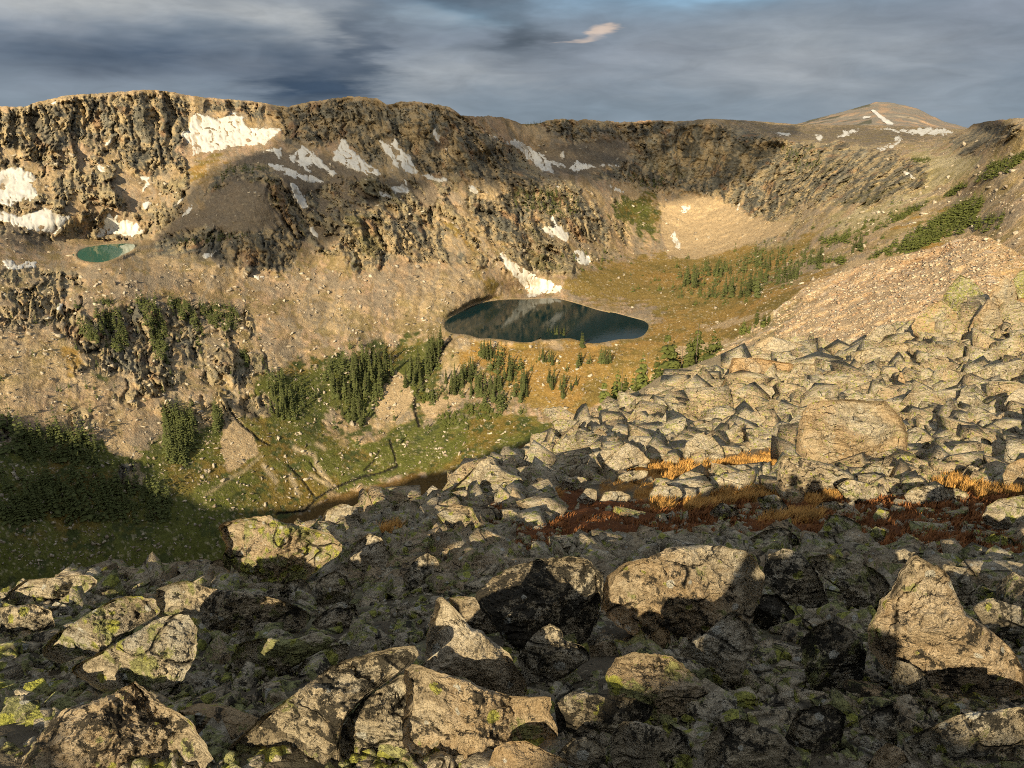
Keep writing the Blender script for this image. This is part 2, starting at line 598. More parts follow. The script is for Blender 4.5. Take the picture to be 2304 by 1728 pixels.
colm(1180, (281, 1120), (335, 1085), (360, 1065), (400, 960), (450, 930), (520, 885), (600, 820), (650, -169), (720, -170))
colm(1260, (269, 1180), (330, 1120), (385, 1060), (430, 985), (500, 930), (570, 880), (630, 815), (672, -169.5), (745, -170), (785, -172), (850, 567), (900, 540), (960, 510), (1050, 470), (1200, 420), (1420, 360))
colm(1400, (276, 1300), (325, 1265), (380, 1190), (450, 1120), (520, 1060), (580, 990), (630, -167), (690, -169), (740, -170), (790, -172), (860, 565), (930, 530), (1050, 475), (1250, 410), (1420, 365))
colm(1500, (273, 1320), (400, 1240), (470, 1180), (540, 1100), (585, -165), (640, -165), (700, -166), (780, -168), (850, 565), (950, 520))
colm(1620, (268, 1335), (300, 1290), (420, 1215), (480, 1150), (540, 1070), (585, -158), (650, -155), (720, -154), (800, -158), (900, -180), (1100, -220), (1420, -250))
colm(1750, (277, 1900), (300, 1300), (330, 1270), (420, 1150), (490, 1050), (550, 930), (600, -135), (660, -128), (720, -126), (800, -128), (950, -150))
colm(1900, (281, 2000), (300, 1400), (330, 1230), (420, 1020), (480, 905), (530, 805), (580, 715), (640, 620), (700, 550), (800, 470), (1000, 380))
colm(2050, (285, 1950), (305, 1350), (340, 1060), (420, 900), (480, 800), (540, 710), (600, 640), (680, 560))
colm(2160, (291, 1500), (303, 1150), (330, 970), (360, 905), (440, 800), (500, 730), (560, 670), (640, 600), (800, 500), (1100, 400))
colm(2250, (270, 830), (320, 785), (400, 720), (470, 670), (540, 620), (620, 570))
colm(2320, (266, 780), (330, 730), (420, 670), (520, 610), (600, 570), (800, 480), (1100, 380), (1420, 320))
colm(2500, (250, 740), (400, 650), (600, 540), (900, 430), (1420, 320))
colm(2740, (240, 700), (400, 600), (700, 480), (1420, 320))

_cp, _cv = [], []
for (u, v, r) in CTRL:
    d = pix_dir(u, v)
    w = r / math.hypot(d[0], d[1]) if r > 0 else r / d[2]      # depth along the axis
    _cp.append((u / 500.0, v / 250.0)); _cv.append(1000.0 / w)
FIT = tps_fit(_cp, _cv)

# columns and rows of the mesh follow sight lines, so detail is even over the view
UU = np.concatenate([np.arange(-420, -30, 15.0), np.arange(-30, 2334, 2.3), np.arange(2340, 2741, 15.0)])
NROW = 396
vtop = np.interp(UU, SKY[:, 0], SKY[:, 1])
_jag = np.stack([UU * 0.055, np.zeros_like(UU), np.zeros_like(UU)], -1)
rough_sky = np.interp(UU, [0, 600, 1000, 1500, 1560, 1780, 1800, 2170, 2190, 2304], [1, 1, 1.3, 1.3, 0.5, 0.4, 0.3, 0.3, 1.2, 1.2])
vtop = vtop + rough_sky * (1.8 * fbm(_jag, 4, 0.6) - 1.0 * np.maximum(0, ridged(_jag * 2.2 + 5, 2)))
vbot = np.interp(UU, [-420, 0, 480, 700, 1000, 1240, 1400, 1640, 1760, 2304, 2740], [1420, 1420, 1380, 1280, 1220, 1090, 1040, 940, 860, 760, 760])
T = np.linspace(0, 1, NROW)
T = T ** 1.12
VV = vtop[None] + (vbot - vtop)[None] * T[:, None]
UG = np.broadcast_to(UU[None], VV.shape)
uu, vv = UG.ravel().astype(float), VV.ravel()
qq = tps_eval(FIT, np.stack([uu / 500.0, vv / 250.0], -1)) / 1000.0
qq = np.maximum(qq, 1 / 2200.0)

LAKE_POLY = np.concatenate([tr('K', [(1140, 385), (1155, 350), (1250, 300), (1330, 255), (1440, 225), (1560, 212), (1700, 212), (1830, 204), (1900, 210), (2010, 240), (2120, 275), (2212, 300)]),
                            tr('F', [(640, 5), (800, 50), (900, 75), (978, 100), (965, 140), (940, 165), (930, 200), (860, 225), (700, 232), (560, 262), (470, 268), (400, 250), (300, 222), (150, 232), (76, 245), (60, 215), (0, 255)]),
                            tr('K', [(1780, 490), (1650, 490), (1530, 470), (1440, 462), (1370, 468), (1320, 440), (1250, 435), (1190, 432), (1150, 405)])])
TARN_POLY = tr('L', [(475, 1218), (520, 1185), (570, 1168), (700, 1152), (820, 1146), (930, 1138), (905, 1165), (870, 1185), (800, 1215), (740, 1242), (690, 1262), (620, 1270), (540, 1256), (495, 1240)])


def flatten(q, poly, level, sink):
    m = msample(mask([poly], 5), uu, vv)
    dz = pix_dir(uu, vv)[:, 2]
    qf = dz / (level + 0.6 - sink * sstep(m, 0.45, 1.0) - 0.8 * sstep(m, 0.3, 0.6))
    a = sstep(m, 0.02, 0.42)
    return q * (1 - a) + qf * a


qq = flatten(qq, LAKE_POLY, LAKE_Z, 6.0)
qq = flatten(qq, TARN_POLY, TARN_Z, 3.0)
P0 = pix_dir(uu, vv) / qq[:, None]

# ---- what covers the ground where (each list traced on the photograph)
CLIFF = [
    tr('P', [(-60, 262), (0, 252), (115, 232), (215, 218), (333, 208), (430, 224), (422, 290), (402, 330), (396, 372), (345, 412), (310, 388), (262, 340), (225, 312), (150, 332), (90, 352), (50, 332), (0, 330), (-60, 340)]),
    tr('P', [(440, 225), (560, 232), (640, 246), (640, 262), (570, 262), (520, 255), (450, 245)]),
    tr('P', [(640, 250), (700, 232), (782, 220), (869, 240), (942, 232), (1011, 245), (1039, 264), (1080, 290), (1132, 317), (1167, 345), (1205, 376), (1232, 402), (1202, 416), (1150, 416), (1080, 408), (1011, 396), (942, 392), (917, 358), (886, 306), (855, 317), (872, 372), (848, 376), (803, 338), (768, 306), (745, 318), (720, 330), (680, 312), (650, 322), (630, 290)]),
    tr('L', [(1390, 810), (1290, 890), (1330, 790), (1440, 660), (1560, 635), (1750, 640), (1850, 760), (1960, 950), (2020, 1100), (1930, 1130), (1850, 1050), (1790, 900), (1720, 750), (1500, 710)]),
    tr('L', [(950, 1170), (1080, 1085), (1300, 1060), (1600, 1085), (1750, 1040), (1950, 1060), (1930, 1200), (1870, 1330), (1800, 1345), (1720, 1330), (1620, 1345), (1480, 1260), (1390, 1180), (1240, 1215), (1000, 1235)]),
    tr('M', [(0, 930), (150, 900), (420, 1010), (600, 990), (700, 1060), (650, 1190), (570, 1290), (470, 1270), (330, 1190), (300, 1290), (120, 1345), (60, 1280), (0, 1220)]),
    tr('M', [(720, 1200), (800, 1200), (800, 1290), (740, 1260)]),
    tr('M', [(820, 860), (960, 850), (980, 1140), (880, 1060)]),
    tr('M', [(960, 880), (1100, 800), (1240, 760), (1430, 780), (1560, 870), (1740, 980), (1740, 1160), (1650, 1170), (1480, 1120), (1300, 1100), (1250, 1160), (1000, 1155), (970, 1000)]),
    tr('M', [(1150, 1200), (1330, 1190), (1400, 1300), (1300, 1340), (1180, 1260)]),
    tr('P', [(1182, 283), (1268, 272), (1410, 278), (1536, 276), (1536, 430), (1455, 408), (1410, 372), (1428, 318), (1340, 300), (1306, 325), (1250, 303), (1212, 296)]),
    tr('M', [(1600, 680), (1780, 640), (1850, 660), (2000, 690), (2212, 760), (2120, 800), (1850, 760), (1640, 720)]),
    tr('N', [(0, 362), (400, 392), (560, 440), (800, 500), (1000, 480), (1180, 520), (1400, 560), (1580, 620), (1590, 740), (1560, 780), (1380, 850), (1180, 900), (1060, 900), (900, 880), (780, 900), (700, 960), (560, 1000), (400, 960), (380, 900), (200, 840), (0, 790)]),
    tr('J', [(510, 380), (620, 330), (800, 290), (960, 210), (1100, 400), (1110, 660), (1000, 720), (800, 700), (700, 700), (560, 560), (510, 500)]),
    tr('J', [(1100, 320), (1250, 260), (1340, 480), (1300, 640), (1200, 610), (1110, 450)]),
    tr('J', [(190, 320), (240, 210), (430, 130), (480, 160), (380, 270), (280, 330)]),
    tr('J', [(1480, 700), (1520, 600), (1600, 610), (1620, 700), (1580, 760), (1490, 790)]),
    tr('J', [(390, 1010), (600, 930), (640, 1010), (520, 1080), (420, 1070)]),
    tr('J', [(-40, 940), (50, 960), (70, 1120), (-40, 1180)]),
    tr('J', [(750, 1290), (840, 1260), (920, 1310), (900, 1420), (800, 1440), (740, 1390)]),
    tr('J', [(1560, 860), (1680, 820), (1800, 900), (1760, 960), (1620, 980), (1540, 930)]),
    tr('N', [(1700, 480), (1900, 380), (2212, 340), (2212, 420), (2000, 500), (1800, 600)]),
]
DARKSCREE = [tr('L', [(950, 1150), (1100, 1010), (1280, 900), (1400, 780), (1500, 600), (1750, 520), (2000, 560), (2212, 640), (2212, 1150), (1960, 1150), (1850, 1230), (1000, 1240)]),
             tr('M', [(0, 640), (250, 720), (600, 770), (720, 850), (560, 930), (420, 900), (0, 900)]),
             tr('M', [(1180, 560), (1400, 500), (1700, 470), (1850, 480), (1840, 640), (1700, 660), (1500, 700), (1300, 700)]),
             tr('L', [(-40, 990), (120, 1000), (330, 1120), (380, 1190), (250, 1180), (-40, 1110)]),
             tr('P', [(1560, 275), (1800, 282), (2160, 292), (2170, 300), (1980, 330), (1780, 320), (1680, 300)])]
GREEN = [tr('P', [(330, 1010), (480, 965), (560, 945), (700, 930), (760, 1000), (900, 960), (1000, 930), (1100, 915), (1200, 930), (1260, 960), (1150, 1060), (900, 1080), (760, 1110), (650, 1175), (620, 1260), (520, 1330), (480, 1250), (400, 1110)]),
         tr('P', [(-60, 1010), (150, 985), (330, 1010), (400, 1100), (500, 1170), (520, 1420), (-60, 1430)]),
         tr('P', [(560, 850), (700, 820), (860, 780), (960, 760), (1000, 800), (960, 900), (800, 950), (700, 930), (560, 950)]),
         tr('J', [(550, 600), (620, 640), (780, 780), (700, 760), (560, 640)]), tr('J', [(790, 720), (980, 720), (850, 770)]), tr('J', [(1120, 580), (1320, 660), (1360, 760), (1180, 650)]),
         tr('M', [(1740, 900), (1850, 800), (1990, 780), (2080, 960), (2090, 1100), (1960, 1100), (1860, 1020), (1760, 1000)]),
         tr('M', [(560, 1380), (690, 1480), (640, 1470)]),
         tr('N', [(500, 1080), (690, 960), (680, 1000), (590, 1060)]),
         tr('N', [(1700, 500), (1810, 470), (1780, 560), (1720, 560)])]
GOLD = [tr('P', [(1000, 780), (1110, 770), (1290, 770), (1464, 748), (1490, 700), (1560, 640), (1700, 650), (1780, 640), (1900, 600), (1760, 720), (1700, 790), (1560, 830), (1450, 880), (1330, 910), (1250, 940), (1150, 890), (1060, 830)]),
        tr('P', [(1250, 650), (1330, 600), (1400, 580), (1600, 565), (1750, 540), (1850, 530), (1800, 580), (1700, 640), (1480, 690), (1300, 670)]),
        tr('M', [(860, 1270), (960, 1340), (1090, 1470), (1000, 1500), (930, 1410)]),
        tr('M', [(600, 950), (720, 1000), (880, 1110), (960, 1200), (820, 1170), (700, 1080)]),
        tr('N', [(660, 1080), (740, 990), (740, 1060)]),
        tr('L', [(1000, 820), (1250, 660), (1400, 580), (1500, 560), (1360, 700), (1180, 760), (1060, 860)]),
        tr('J', [(400, 520), (480, 420), (520, 560), (560, 700), (480, 760), (430, 640)]),
        tr('N', [(1500, 1180), (1700, 1040), (1760, 1060), (1620, 1200)]), tr('N', [(1300, 1100), (1700, 880), (1740, 900), (1340, 1130)])]
BROWN = [tr('P', [(570, 1210), (600, 1180), (640, 1170), (760, 1112), (900, 1075), (1100, 1045), (1260, 962), (1400, 950), (1400, 1120), (700, 1300), (600, 1300)])]
SCREE = [tr('K', [(700, 880), (750, 780), (800, 660), (870, 690), (920, 780), (950, 860), (880, 960), (820, 1020), (720, 970)]),
         tr('K', [(1000, 900), (1240, 810), (1270, 870), (1050, 970)]),
         tr('J', [(640, 1040), (720, 1060), (930, 1220), (900, 1255), (700, 1200)]),
         tr('J', [(1440, 1020), (1560, 1010), (1640, 1100), (1700, 1220), (1480, 1330), (1430, 1200)]),
         tr('N', [(0, 800), (360, 890), (400, 950), (640, 1010), (720, 1040), (480, 1140), (200, 1220), (0, 1250)]),
         tr('M', [(2090, 900), (2150, 860), (2212, 850), (2212, 1240), (2120, 1220), (2060, 1050)]),
         tr('M', [(1740, 770), (1850, 760), (1980, 840), (1880, 860)]),
         tr('F', [(1130, 325), (1300, 290), (1600, 240), (1900, 160), (2100, 90), (2000, 190), (1700, 290), (1500, 340), (1230, 385)]),
         tr('F', [(1320, 155), (1600, 80), (1900, 0), (2000, -30), (1960, 10), (1700, 100), (1500, 150), (1340, 175)]),
         tr('F', [(960, 560), (1000, 510), (1180, 485), (1160, 560), (1000, 625)]),
         tr('F', [(340, 865), (480, 830), (680, 815), (660, 850), (430, 880)]),
         tr('N', [(1000, 1330), (1300, 1160), (1700, 940), (1500, 1100), (1200, 1290)])]
BRIGHT = [tr('P', [(-60, 690), (140, 680), (200, 760), (330, 900), (300, 980), (100, 960), (-60, 940)]),
          tr('M', [(450, 1330), (700, 1300), (860, 1350), (990, 1500), (700, 1600), (400, 1500)])]
CRAGGY = [tr('P', [(-60, 300), (200, 320), (420, 340), (420, 470), (330, 540), (170, 540), (-60, 520)]), tr('P', [(680, 400), (1240, 400), (1400, 440), (1420, 560), (1260, 620), (1050, 600), (900, 560), (700, 580)]),
          tr('P', [(1400, 380), (1560, 420), (1800, 330), (1960, 330), (1900, 440), (1780, 540), (1760, 560), (1640, 540), (1500, 460)]), tr('P', [(130, 690), (560, 690), (620, 900), (540, 960), (330, 920), (170, 860)]), tr('P', [(-60, 600), (200, 610), (160, 720), (-60, 760)]),
          tr('P', [(560, 840), (800, 820), (900, 950), (700, 960), (560, 960)])]
OUTCROP = [tr('N', [(1450, 550), (1900, 560), (2000, 640), (1640, 800), (1300, 980), (1100, 1080), (900, 1040), (1100, 900), (1400, 840)]),
           tr('P', [(1450, 660), (1600, 600), (1720, 590), (1700, 640), (1560, 690), (1480, 700)])]
STREAM = [ribbon(tr('K', [(1200, 460), (1140, 540), (1090, 640), (1040, 720), (990, 790), (960, 870), (970, 960), (990, 1040)]), 6),
          ribbon(tr('K', [(800, 1120), (830, 1220), (840, 1290), (760, 1330), (640, 1350), (540, 1390), (440, 1430), (330, 1500), (250, 1580), (60, 1600)]), 4.5),
          ribbon(tr('K', [(730, 1190), (690, 1260), (630, 1320)]), 3),
          ribbon(tr('K', [(270, 1260), (330, 1340), (440, 1420)]), 3), ribbon(tr('K', [(140, 1290), (230, 1380), (320, 1500)]), 3),
          ribbon(tr('J', [(1480, 920), (1560, 1020), (1680, 1120), (1760, 1160)]), 4)]
TRAIL = [ribbon(tr('J', [(1700, 1220), (1600, 1310), (1480, 1380), (1330, 1480)]), 4), ribbon(tr('J', [(1900, 1170), (2030, 1220), (2050, 1280), (2150, 1420)]), 9),
         ribbon(tr('J', [(1880, 1340), (1940, 1480)]), 9), ribbon(tr('J', [(1700, 1280), (1800, 1400)]), 10), ribbon(tr('J', [(2000, 1340), (2150, 1430)]), 6),
         ribbon(tr('J', [(2040, 1140), (2110, 1190)]), 8)]

def uvnoise(su, sv, off, octv, gain=0.6, shear=0.0, fn=fbm):
    gx, gy = np.meshgrid(MU0 + (np.arange(MW // 2) + 0.5) * 2 * MRES, MV0 + (np.arange(MH // 2) + 0.5) * 2 * MRES)
    g = fn(np.stack([gx.ravel() / su + gy.ravel() * shear, gy.ravel() / sv, np.full(gx.size, off)], -1), octv, gain).reshape(gx.shape)
    x = np.clip((uu - MU0) / (2 * MRES) - 0.5, 0, MW // 2 - 1.001); y = np.clip((vv - MV0) / (2 * MRES) - 0.5, 0, MH // 2 - 1.001)
    xi = x.astype(int); yi = y.astype(int); fx = x - xi; fy = y - yi
    return (g[yi, xi] * (1 - fx) + g[yi, xi + 1] * fx) * (1 - fy) + (g[yi + 1, xi] * (1 - fx) + g[yi + 1, xi + 1] * fx) * fy


n_lo = fbm(P0 / 60.0, 4, 0.6)
n_mid = fbm(P0 / 14.0 + 31, 4, 0.6)
n_hi = fbm(P0 / 4.5 + 77, 3, 0.65)
wu = 9 * uvnoise(45, 45, 0.3, 4)
wv = 9 * uvnoise(45, 45, 40.3, 4)


def cover(polys, soft=5, amp=0.35, lo=0.38, hi=0.62, nz=None, warp=1.0):
    m = msample(mask(polys, soft), uu + wu * warp, vv + wv * warp)
    nz = n_mid if nz is None else nz
    return sstep(m + amp * nz * (4 * m * (1 - m) + 0.25 * (m > 0.02)), lo, hi)


# ribs and chutes run down the fall line of each wall
shear = np.interp(uu, [-400, 0, 300, 600, 800, 1150, 1350, 1500, 1650, 1850, 2100, 2304, 2700], [0.0, 0.05, 0.1, 0.3, 0.45, 0.45, 0.25, 0.0, -0.3, -0.9, -1.4, -1.6, -1.6])
lowr = sstep(vv, 560, 760) * (1 - sstep(uu, 1500, 1700))
cu = uu - shear * (1 - 0.4 * lowr) * (vv - 300) + 1.3 * wu + 5 * n_mid


def down(su, sv, off, octv, gain=0.55, fn=ridged):
    return fn(np.stack([cu / su, vv / sv, n_lo * 0.35 + off], -1), octv, gain)


but = down(44.0, 240.0, 2.0, 4, 0.55)
crk = down(13.0, 62.0, 9.0, 3, 0.6)
but_m, crk_m = float(but.mean()), float(crk.mean())


def joints(su, sv, seed):
    """jointed blocks: a random value for each cell of a jittered grid and the gap to the next cell"""
    x = cu / su; y = vv / sv
    xi = np.floor(x).astype(np.int64); yi = np.floor(y).astype(np.int64)
    f1 = np.full(len(x), 9.0, np.float32); f2 = f1.copy(); val = np.zeros(len(x), np.float32)
    for dx in (-1, 0, 1):
        for dy in (-1, 0, 1):
            h = ((xi + dx) * 73856093 ^ (yi + dy) * 19349663 ^ seed * 83492791) & 0xFFFFFF
            h = (h * 1103515245 + 12345) & 0x7FFFFFFF
            a = (h & 1023) / 1023.0; b = ((h >> 10) & 1023) / 1023.0; c = ((h >> 20) & 1023) / 1023.0
            d = np.hypot(xi + dx + a - x, yi + dy + b - y).astype(np.float32)
            near_ = d < f1
            f2 = np.where(near_, f1, np.minimum(f2, d))
            val = np.where(near_, c, val)
            f1 = np.where(near_, d, f1)
    return 2 * val - 1, f2 - f1


jv1, jg1 = joints(25.0, 150.0, 3)
jv2, jg2 = joints(9.0, 70.0, 7)
jv3, jg3 = joints(5.0, 26.0, 11)
ledge = down(75.0, 15.0, 88.0, 3, 0.6)
c_cliff = cover(CLIFF, 5, 0.45)
c_dscr = cover(DARKSCREE, 7, 0.3, 0.3, 0.7)
c_green = cover(GREEN, 9, 0.7, 0.3, 0.7)
c_gold = cover(GOLD, 8, 0.6, 0.3, 0.7)
c_brown = cover(BROWN, 5, 0.2, 0.3, 0.7, warp=0.4)
c_scree = cover(SCREE, 3, 0.3, warp=0.4)
c_bright = cover(BRIGHT, 12, 0.3, 0.2, 0.8)
c_out = cover(OUTCROP, 8, 0.8, 0.35, 0.65)
_cz = msample(mask(CRAGGY, 10), uu + wu, vv + wv)
cragn = down(52.0, 120.0, 20.0, 4, 0.6) + 0.35 * n_mid
c_crag = sstep(_cz, 0.2, 0.7) * sstep(cragn + 0.35 * n_lo, 0.42, 0.66) * (1 - c_scree) * (1 - c_green)
c_cliff0 = c_cliff
c_cliff = np.clip(np.maximum(c_cliff * (0.45 + 0.55 * sstep(cragn + 0.5 * c_cliff, -0.25, 0.25)), 0.9 * c_crag), 0, 1)
c_str = msample(mask(STREAM, 0), uu + wu * 0.25, vv + wv * 0.25)
c_trl = msample(mask(TRAIL, 1), uu + wu * 0.3, vv + wv * 0.3)
c_lake = np.maximum(msample(mask([LAKE_POLY], 2), uu, vv), msample(mask([TARN_POLY], 2), uu, vv))
# ---- snow
SNOW = [
    ('L', 'large bright snowfield in the bowl below the left ridge crest', [(1170, 430), (1230, 410), (1235, 315), (1330, 308), (1420, 345), (1520, 290), (1570, 330), (1600, 390), (1750, 405), (1845, 400), (1790, 450), (1720, 500), (1560, 515), (1420, 540), (1320, 560), (1240, 580), (1255, 545), (1210, 480)]),
    ('L', 'broad snowfield at the left picture edge above the green tarn', [(-60, 690), (60, 660), (100, 655), (200, 680), (240, 730), (210, 790), (250, 790), (220, 860), (130, 870), (60, 905), (-60, 880)]),
    ('L', 'long snowbank left of the green tarn with a pointed top', [(-60, 930), (40, 940), (110, 975), (250, 930), (310, 920), (400, 970), (455, 970), (400, 1040), (350, 1090), (200, 1060), (60, 1010), (-60, 990)]),
    ('L', 'forked snow patch just above the green tarn', [(625, 1105), (680, 1010), (680, 955), (740, 935), (770, 960), (750, 1010), (850, 985), (880, 1010), (950, 1075), (860, 1100), (760, 1085)]),
    ('L', 'narrow vertical snow streak on the tan slope above the tarn', [(900, 710), (980, 705), (960, 760), (980, 765), (900, 830), (935, 760)]),
    ('L', 'small snow fleck on the left scree below the cliff', [(625, 620), (660, 610), (650, 650), (685, 660), (650, 690), (625, 650)]),
    ('L', 'thin snow sliver high on the left brown scree', [(665, 530), (720, 460), (730, 480), (690, 520)]),
    ('L', 'wedge of snow left of the dark knob', [(920, 880), (990, 870), (960, 910), (920, 940)]),
    ('L', 'upper slanting snow sliver beside the dark knob', [(1110, 915), (1150, 865), (1225, 835), (1190, 870)]),
    ('L', 'lower slanting snow sliver beside the dark knob', [(1165, 980), (1220, 890), (1255, 885), (1250, 925), (1200, 970)]),
    ('L', 'snow wedge in the cliff foot under the dark knob', [(1280, 1215), (1350, 1210), (1415, 1180), (1390, 1225), (1330, 1238)]),
    ('L', 'long thin snow band across the slope right of the dark knob', [(1675, 612), (1800, 640), (1950, 690), (2050, 720), (2120, 765), (2000, 755), (1900, 715), (1780, 660)]),
    ('L', 'downward tongue of snow in the gully right of the knob', [(1870, 770), (1900, 740), (1970, 830), (2000, 915), (1960, 910), (1910, 860)]),
    ('L', 'broken snow strips below the central dark cliff', [(1870, 580), (1940, 540), (1960, 500), (2010, 540), (2060, 590), (2170, 690), (2170, 725), (2050, 640), (1980, 640), (2030, 700), (1960, 650), (1880, 600)]),
    ('L', 'short snow strip under the big left snowfield', [(1690, 550), (1760, 525), (1815, 520), (1820, 615), (1800, 600), (1790, 560)]),
    ('L', 'small snow patch on the shelf at the left edge below the tarn', [(20, 1270), (60, 1240), (110, 1290), (160, 1270), (240, 1260), (230, 1300), (110, 1315), (60, 1310)]),
    ('L', 'snow slip in the gully below right of the knob', [(2000, 1040), (2030, 1030), (2080, 1150), (2040, 1110)]),
    ('L', 'tiny snow wedge at the base of the knob cliffs', [(1640, 1350), (1720, 1355), (1700, 1390), (1650, 1380)]),
    ('L', 'second tiny snow wedge at the base of the knob cliffs', [(1805, 1350), (1850, 1345), (1860, 1385), (1830, 1370)]),
    ('L', 'snow cap on the crest of the left ridge', [(315, 238), (365, 222), (360, 236), (325, 246)]),
    ('M', 'tall snowfield below the central peak', [(0, 475), (35, 470), (60, 530), (130, 610), (220, 660), (260, 705), (170, 705), (60, 655), (0, 625), (-60, 600), (-30, 530)]),
    ('M', 'forked snowfield between two dark central buttresses', [(240, 478), (300, 485), (330, 500), (345, 448), (370, 490), (400, 550), (450, 590), (460, 640), (510, 690), (440, 690), (350, 655), (300, 570)]),
    ('M', 'thin tail of snow trailing right below the forked snowfield', [(510, 690), (600, 715), (690, 745), (640, 758), (560, 730)]),
    ('M', 'small bright patch at the foot of the central buttress', [(630, 715), (680, 712), (695, 745), (650, 740)]),
    ('M', 'vertical snow chute high in the central cliffs', [(590, 395), (615, 400), (645, 490), (625, 500), (595, 440)]),
    ('M', 'ragged snow patch on the grey talus below the central cliff', [(320, 785), (380, 770), (405, 725), (425, 740), (438, 810), (400, 830), (350, 815)]),
    ('M', 'thin snow streak on the grey talus', [(170, 780), (240, 810), (320, 830), (340, 862), (260, 830)]),
    ('M', 'rounded snow patch mid slope left of the gully', [(815, 768), (860, 770), (890, 800), (880, 828), (840, 815)]),
    ('M', 'long diagonal snowfield in the high middle basin', [(1055, 480), (1120, 470), (1190, 505), (1260, 550), (1330, 590), (1400, 620), (1470, 650), (1400, 645), (1350, 625), (1390, 700), (1320, 680), (1240, 620), (1190, 580), (1150, 530), (1080, 510)]),
    ('M', 'snow patch at the low point of the middle basin', [(1470, 655), (1540, 610), (1570, 635), (1660, 632), (1650, 655), (1560, 665), (1530, 685)]),
    ('M', 'thin curved snow line on the basin rim', [(1660, 640), (1750, 627), (1820, 652), (1800, 658), (1740, 640), (1680, 650)]),
    ('M', 'small Y-shaped snow patch under the headwall', [(1410, 560), (1455, 552), (1440, 610), (1420, 608)]),
    ('M', 'snow thread along the dark spur edge', [(1310, 705), (1360, 745), (1450, 800), (1430, 805), (1350, 755)]),
    ('M', 'jagged snow patch in the rocky slope above the lake', [(1215, 1010), (1300, 1045), (1390, 1040), (1350, 985), (1365, 965), (1400, 1010), (1470, 1090), (1460, 1130), (1420, 1130), (1330, 1080)]),
    ('M', 'long snow chute running down to the far shore of the lake', [(1030, 1200), (1060, 1210), (1120, 1270), (1220, 1330), (1330, 1380), (1440, 1430), (1420, 1460), (1310, 1470), (1230, 1500), (1190, 1490), (1215, 1465), (1130, 1370), (1060, 1290), (1030, 1240)]),
    ('M', 'short snow fan right of the lake chute', [(1500, 1200), (1560, 1190), (1620, 1255), (1570, 1290), (1530, 1260)]),
    ('M', 'pale snow streak on tan scree below the basin rim', [(1725, 768), (1760, 770), (1850, 812), (1790, 812)]),
    ('M', 'snow crumbs on the scree bowl at its lower left', [(2130, 1090), (2170, 1075), (2195, 1150), (2205, 1200), (2170, 1180)]),
    ('N', 'small square snow patch in the tan scree bowl', [(0, 890), (45, 895), (30, 960), (0, 955), (-20, 920)]),
    ('N', 'thin snow dash below the grey headwall', [(335, 945), (360, 895), (380, 895), (360, 935)]),
    ('N', 'long flat snowfield on the plateau under the distant peak', [(1180, 405), (1300, 402), (1450, 408), (1600, 398), (1760, 418), (1740, 440), (1560, 436), (1380, 420)]),
    ('N', 'snow strip on the plateau edge left of the long snowfield', [(985, 455), (1060, 415), (1170, 402), (1120, 420), (1050, 448)]),
    ('N', 'left snow patch along the plateau rim', [(570, 425), (640, 425), (700, 435), (715, 455), (640, 450)]),
    ('N', 'notch of snow dropping from the plateau rim', [(860, 445), (905, 440), (895, 485), (880, 485)]),
    ('N', 'branching snow patch below the plateau snowfield', [(1245, 530), (1320, 515), (1370, 490), (1385, 450), (1430, 455), (1430, 475), (1390, 500), (1370, 520), (1280, 540)]),
    ('N', 'thin curved snow line on the right rocky slope', [(1410, 615), (1430, 660), (1480, 700), (1515, 715), (1500, 728), (1440, 690)]),
    ('J', 'small snow wedge under the left crag', [(360, 270), (425, 222), (400, 265), (375, 278)]),
    ('J', 'flat snow wedge on the grassy shelf', [(258, 335), (300, 322), (340, 330), (335, 348)]),
    ('M', 'upper snow fleck on the headwall brow', [(945, 432), (1020, 465), (1015, 475), (960, 450)]),
]
snow_polys = [tr(w_, p_) for w_, l_, p_ in SNOW]
c_snow = msample(mask(snow_polys, 2), uu, vv)

# ---- relief along the sight lines
gul = fbm((P0 * np.array([1, 1, 0.35])) / 62.0 + 3, 3, 0.5)
c_cliffs = msample(mask(CLIFF, 9), uu + wu * 0.6, vv + wv * 0.6)
rough_amt = np.clip(np.maximum(sstep(c_cliffs, 0.1, 0.75), c_crag) + 0.18 * c_out * (1 - c_cliff), 0, 1) * (1 - sstep(c_snow, 0.1, 0.6))
# frame normals of the smooth base
NC = len(UU)
Pg = P0.reshape(NROW, NC, 3)
du = np.gradient(Pg, axis=1); dv = np.gradient(Pg, axis=0)
Nn = np.cross(du, dv); Nn /= np.linalg.norm(Nn, axis=2)[..., None] + 1e-9
dirs = pix_dir(uu, vv); dl = np.linalg.norm(dirs, axis=1)
cosv = np.abs((Nn.reshape(-1, 3) * dirs).sum(1) / dl)
dist = np.linalg.norm(P0, axis=1)
fade = np.clip(dist / 800.0, 0.4, 1.3)
relief = rough_amt * fade * (8.0 * gul * (1 - 0.6 * sstep(uu, 1550, 1700)) + (15.0 - 7.0 * c_crag * (1 - c_cliff0)) * (but - but_m) * (0.75 + 0.4 * n_lo) + 2.0 * (crk - crk_m) + 2.2 * (ledge - 0.25) + 4.2 * jv1 + 1.6 * jv2 + 0.6 * jv3 + 1.2 * (jg2 < 0.10) + 2.2 * (jg1 < 0.06) - 3.0 * c_crag)
soft = (1 - c_cliff) * (1 - c_lake) * (1 - 0.75 * sstep(c_snow, 0.2, 0.7))
fallg = down(40.0, 300.0, 33.0, 3, 0.6, fbm)
flat_zone = np.clip(c_brown + 0.8 * c_gold + 0.7 * c_green, 0, 1)
relief = relief + soft * fade * (1 - 0.5 * flat_zone) * (2.6 * n_lo + 0.75 * n_mid + 0.45 * n_hi)
relief = relief + soft * (1 - flat_zone) * (1 - c_scree) * 1.1 * fallg * sstep(n_lo, -0.3, 0.4)
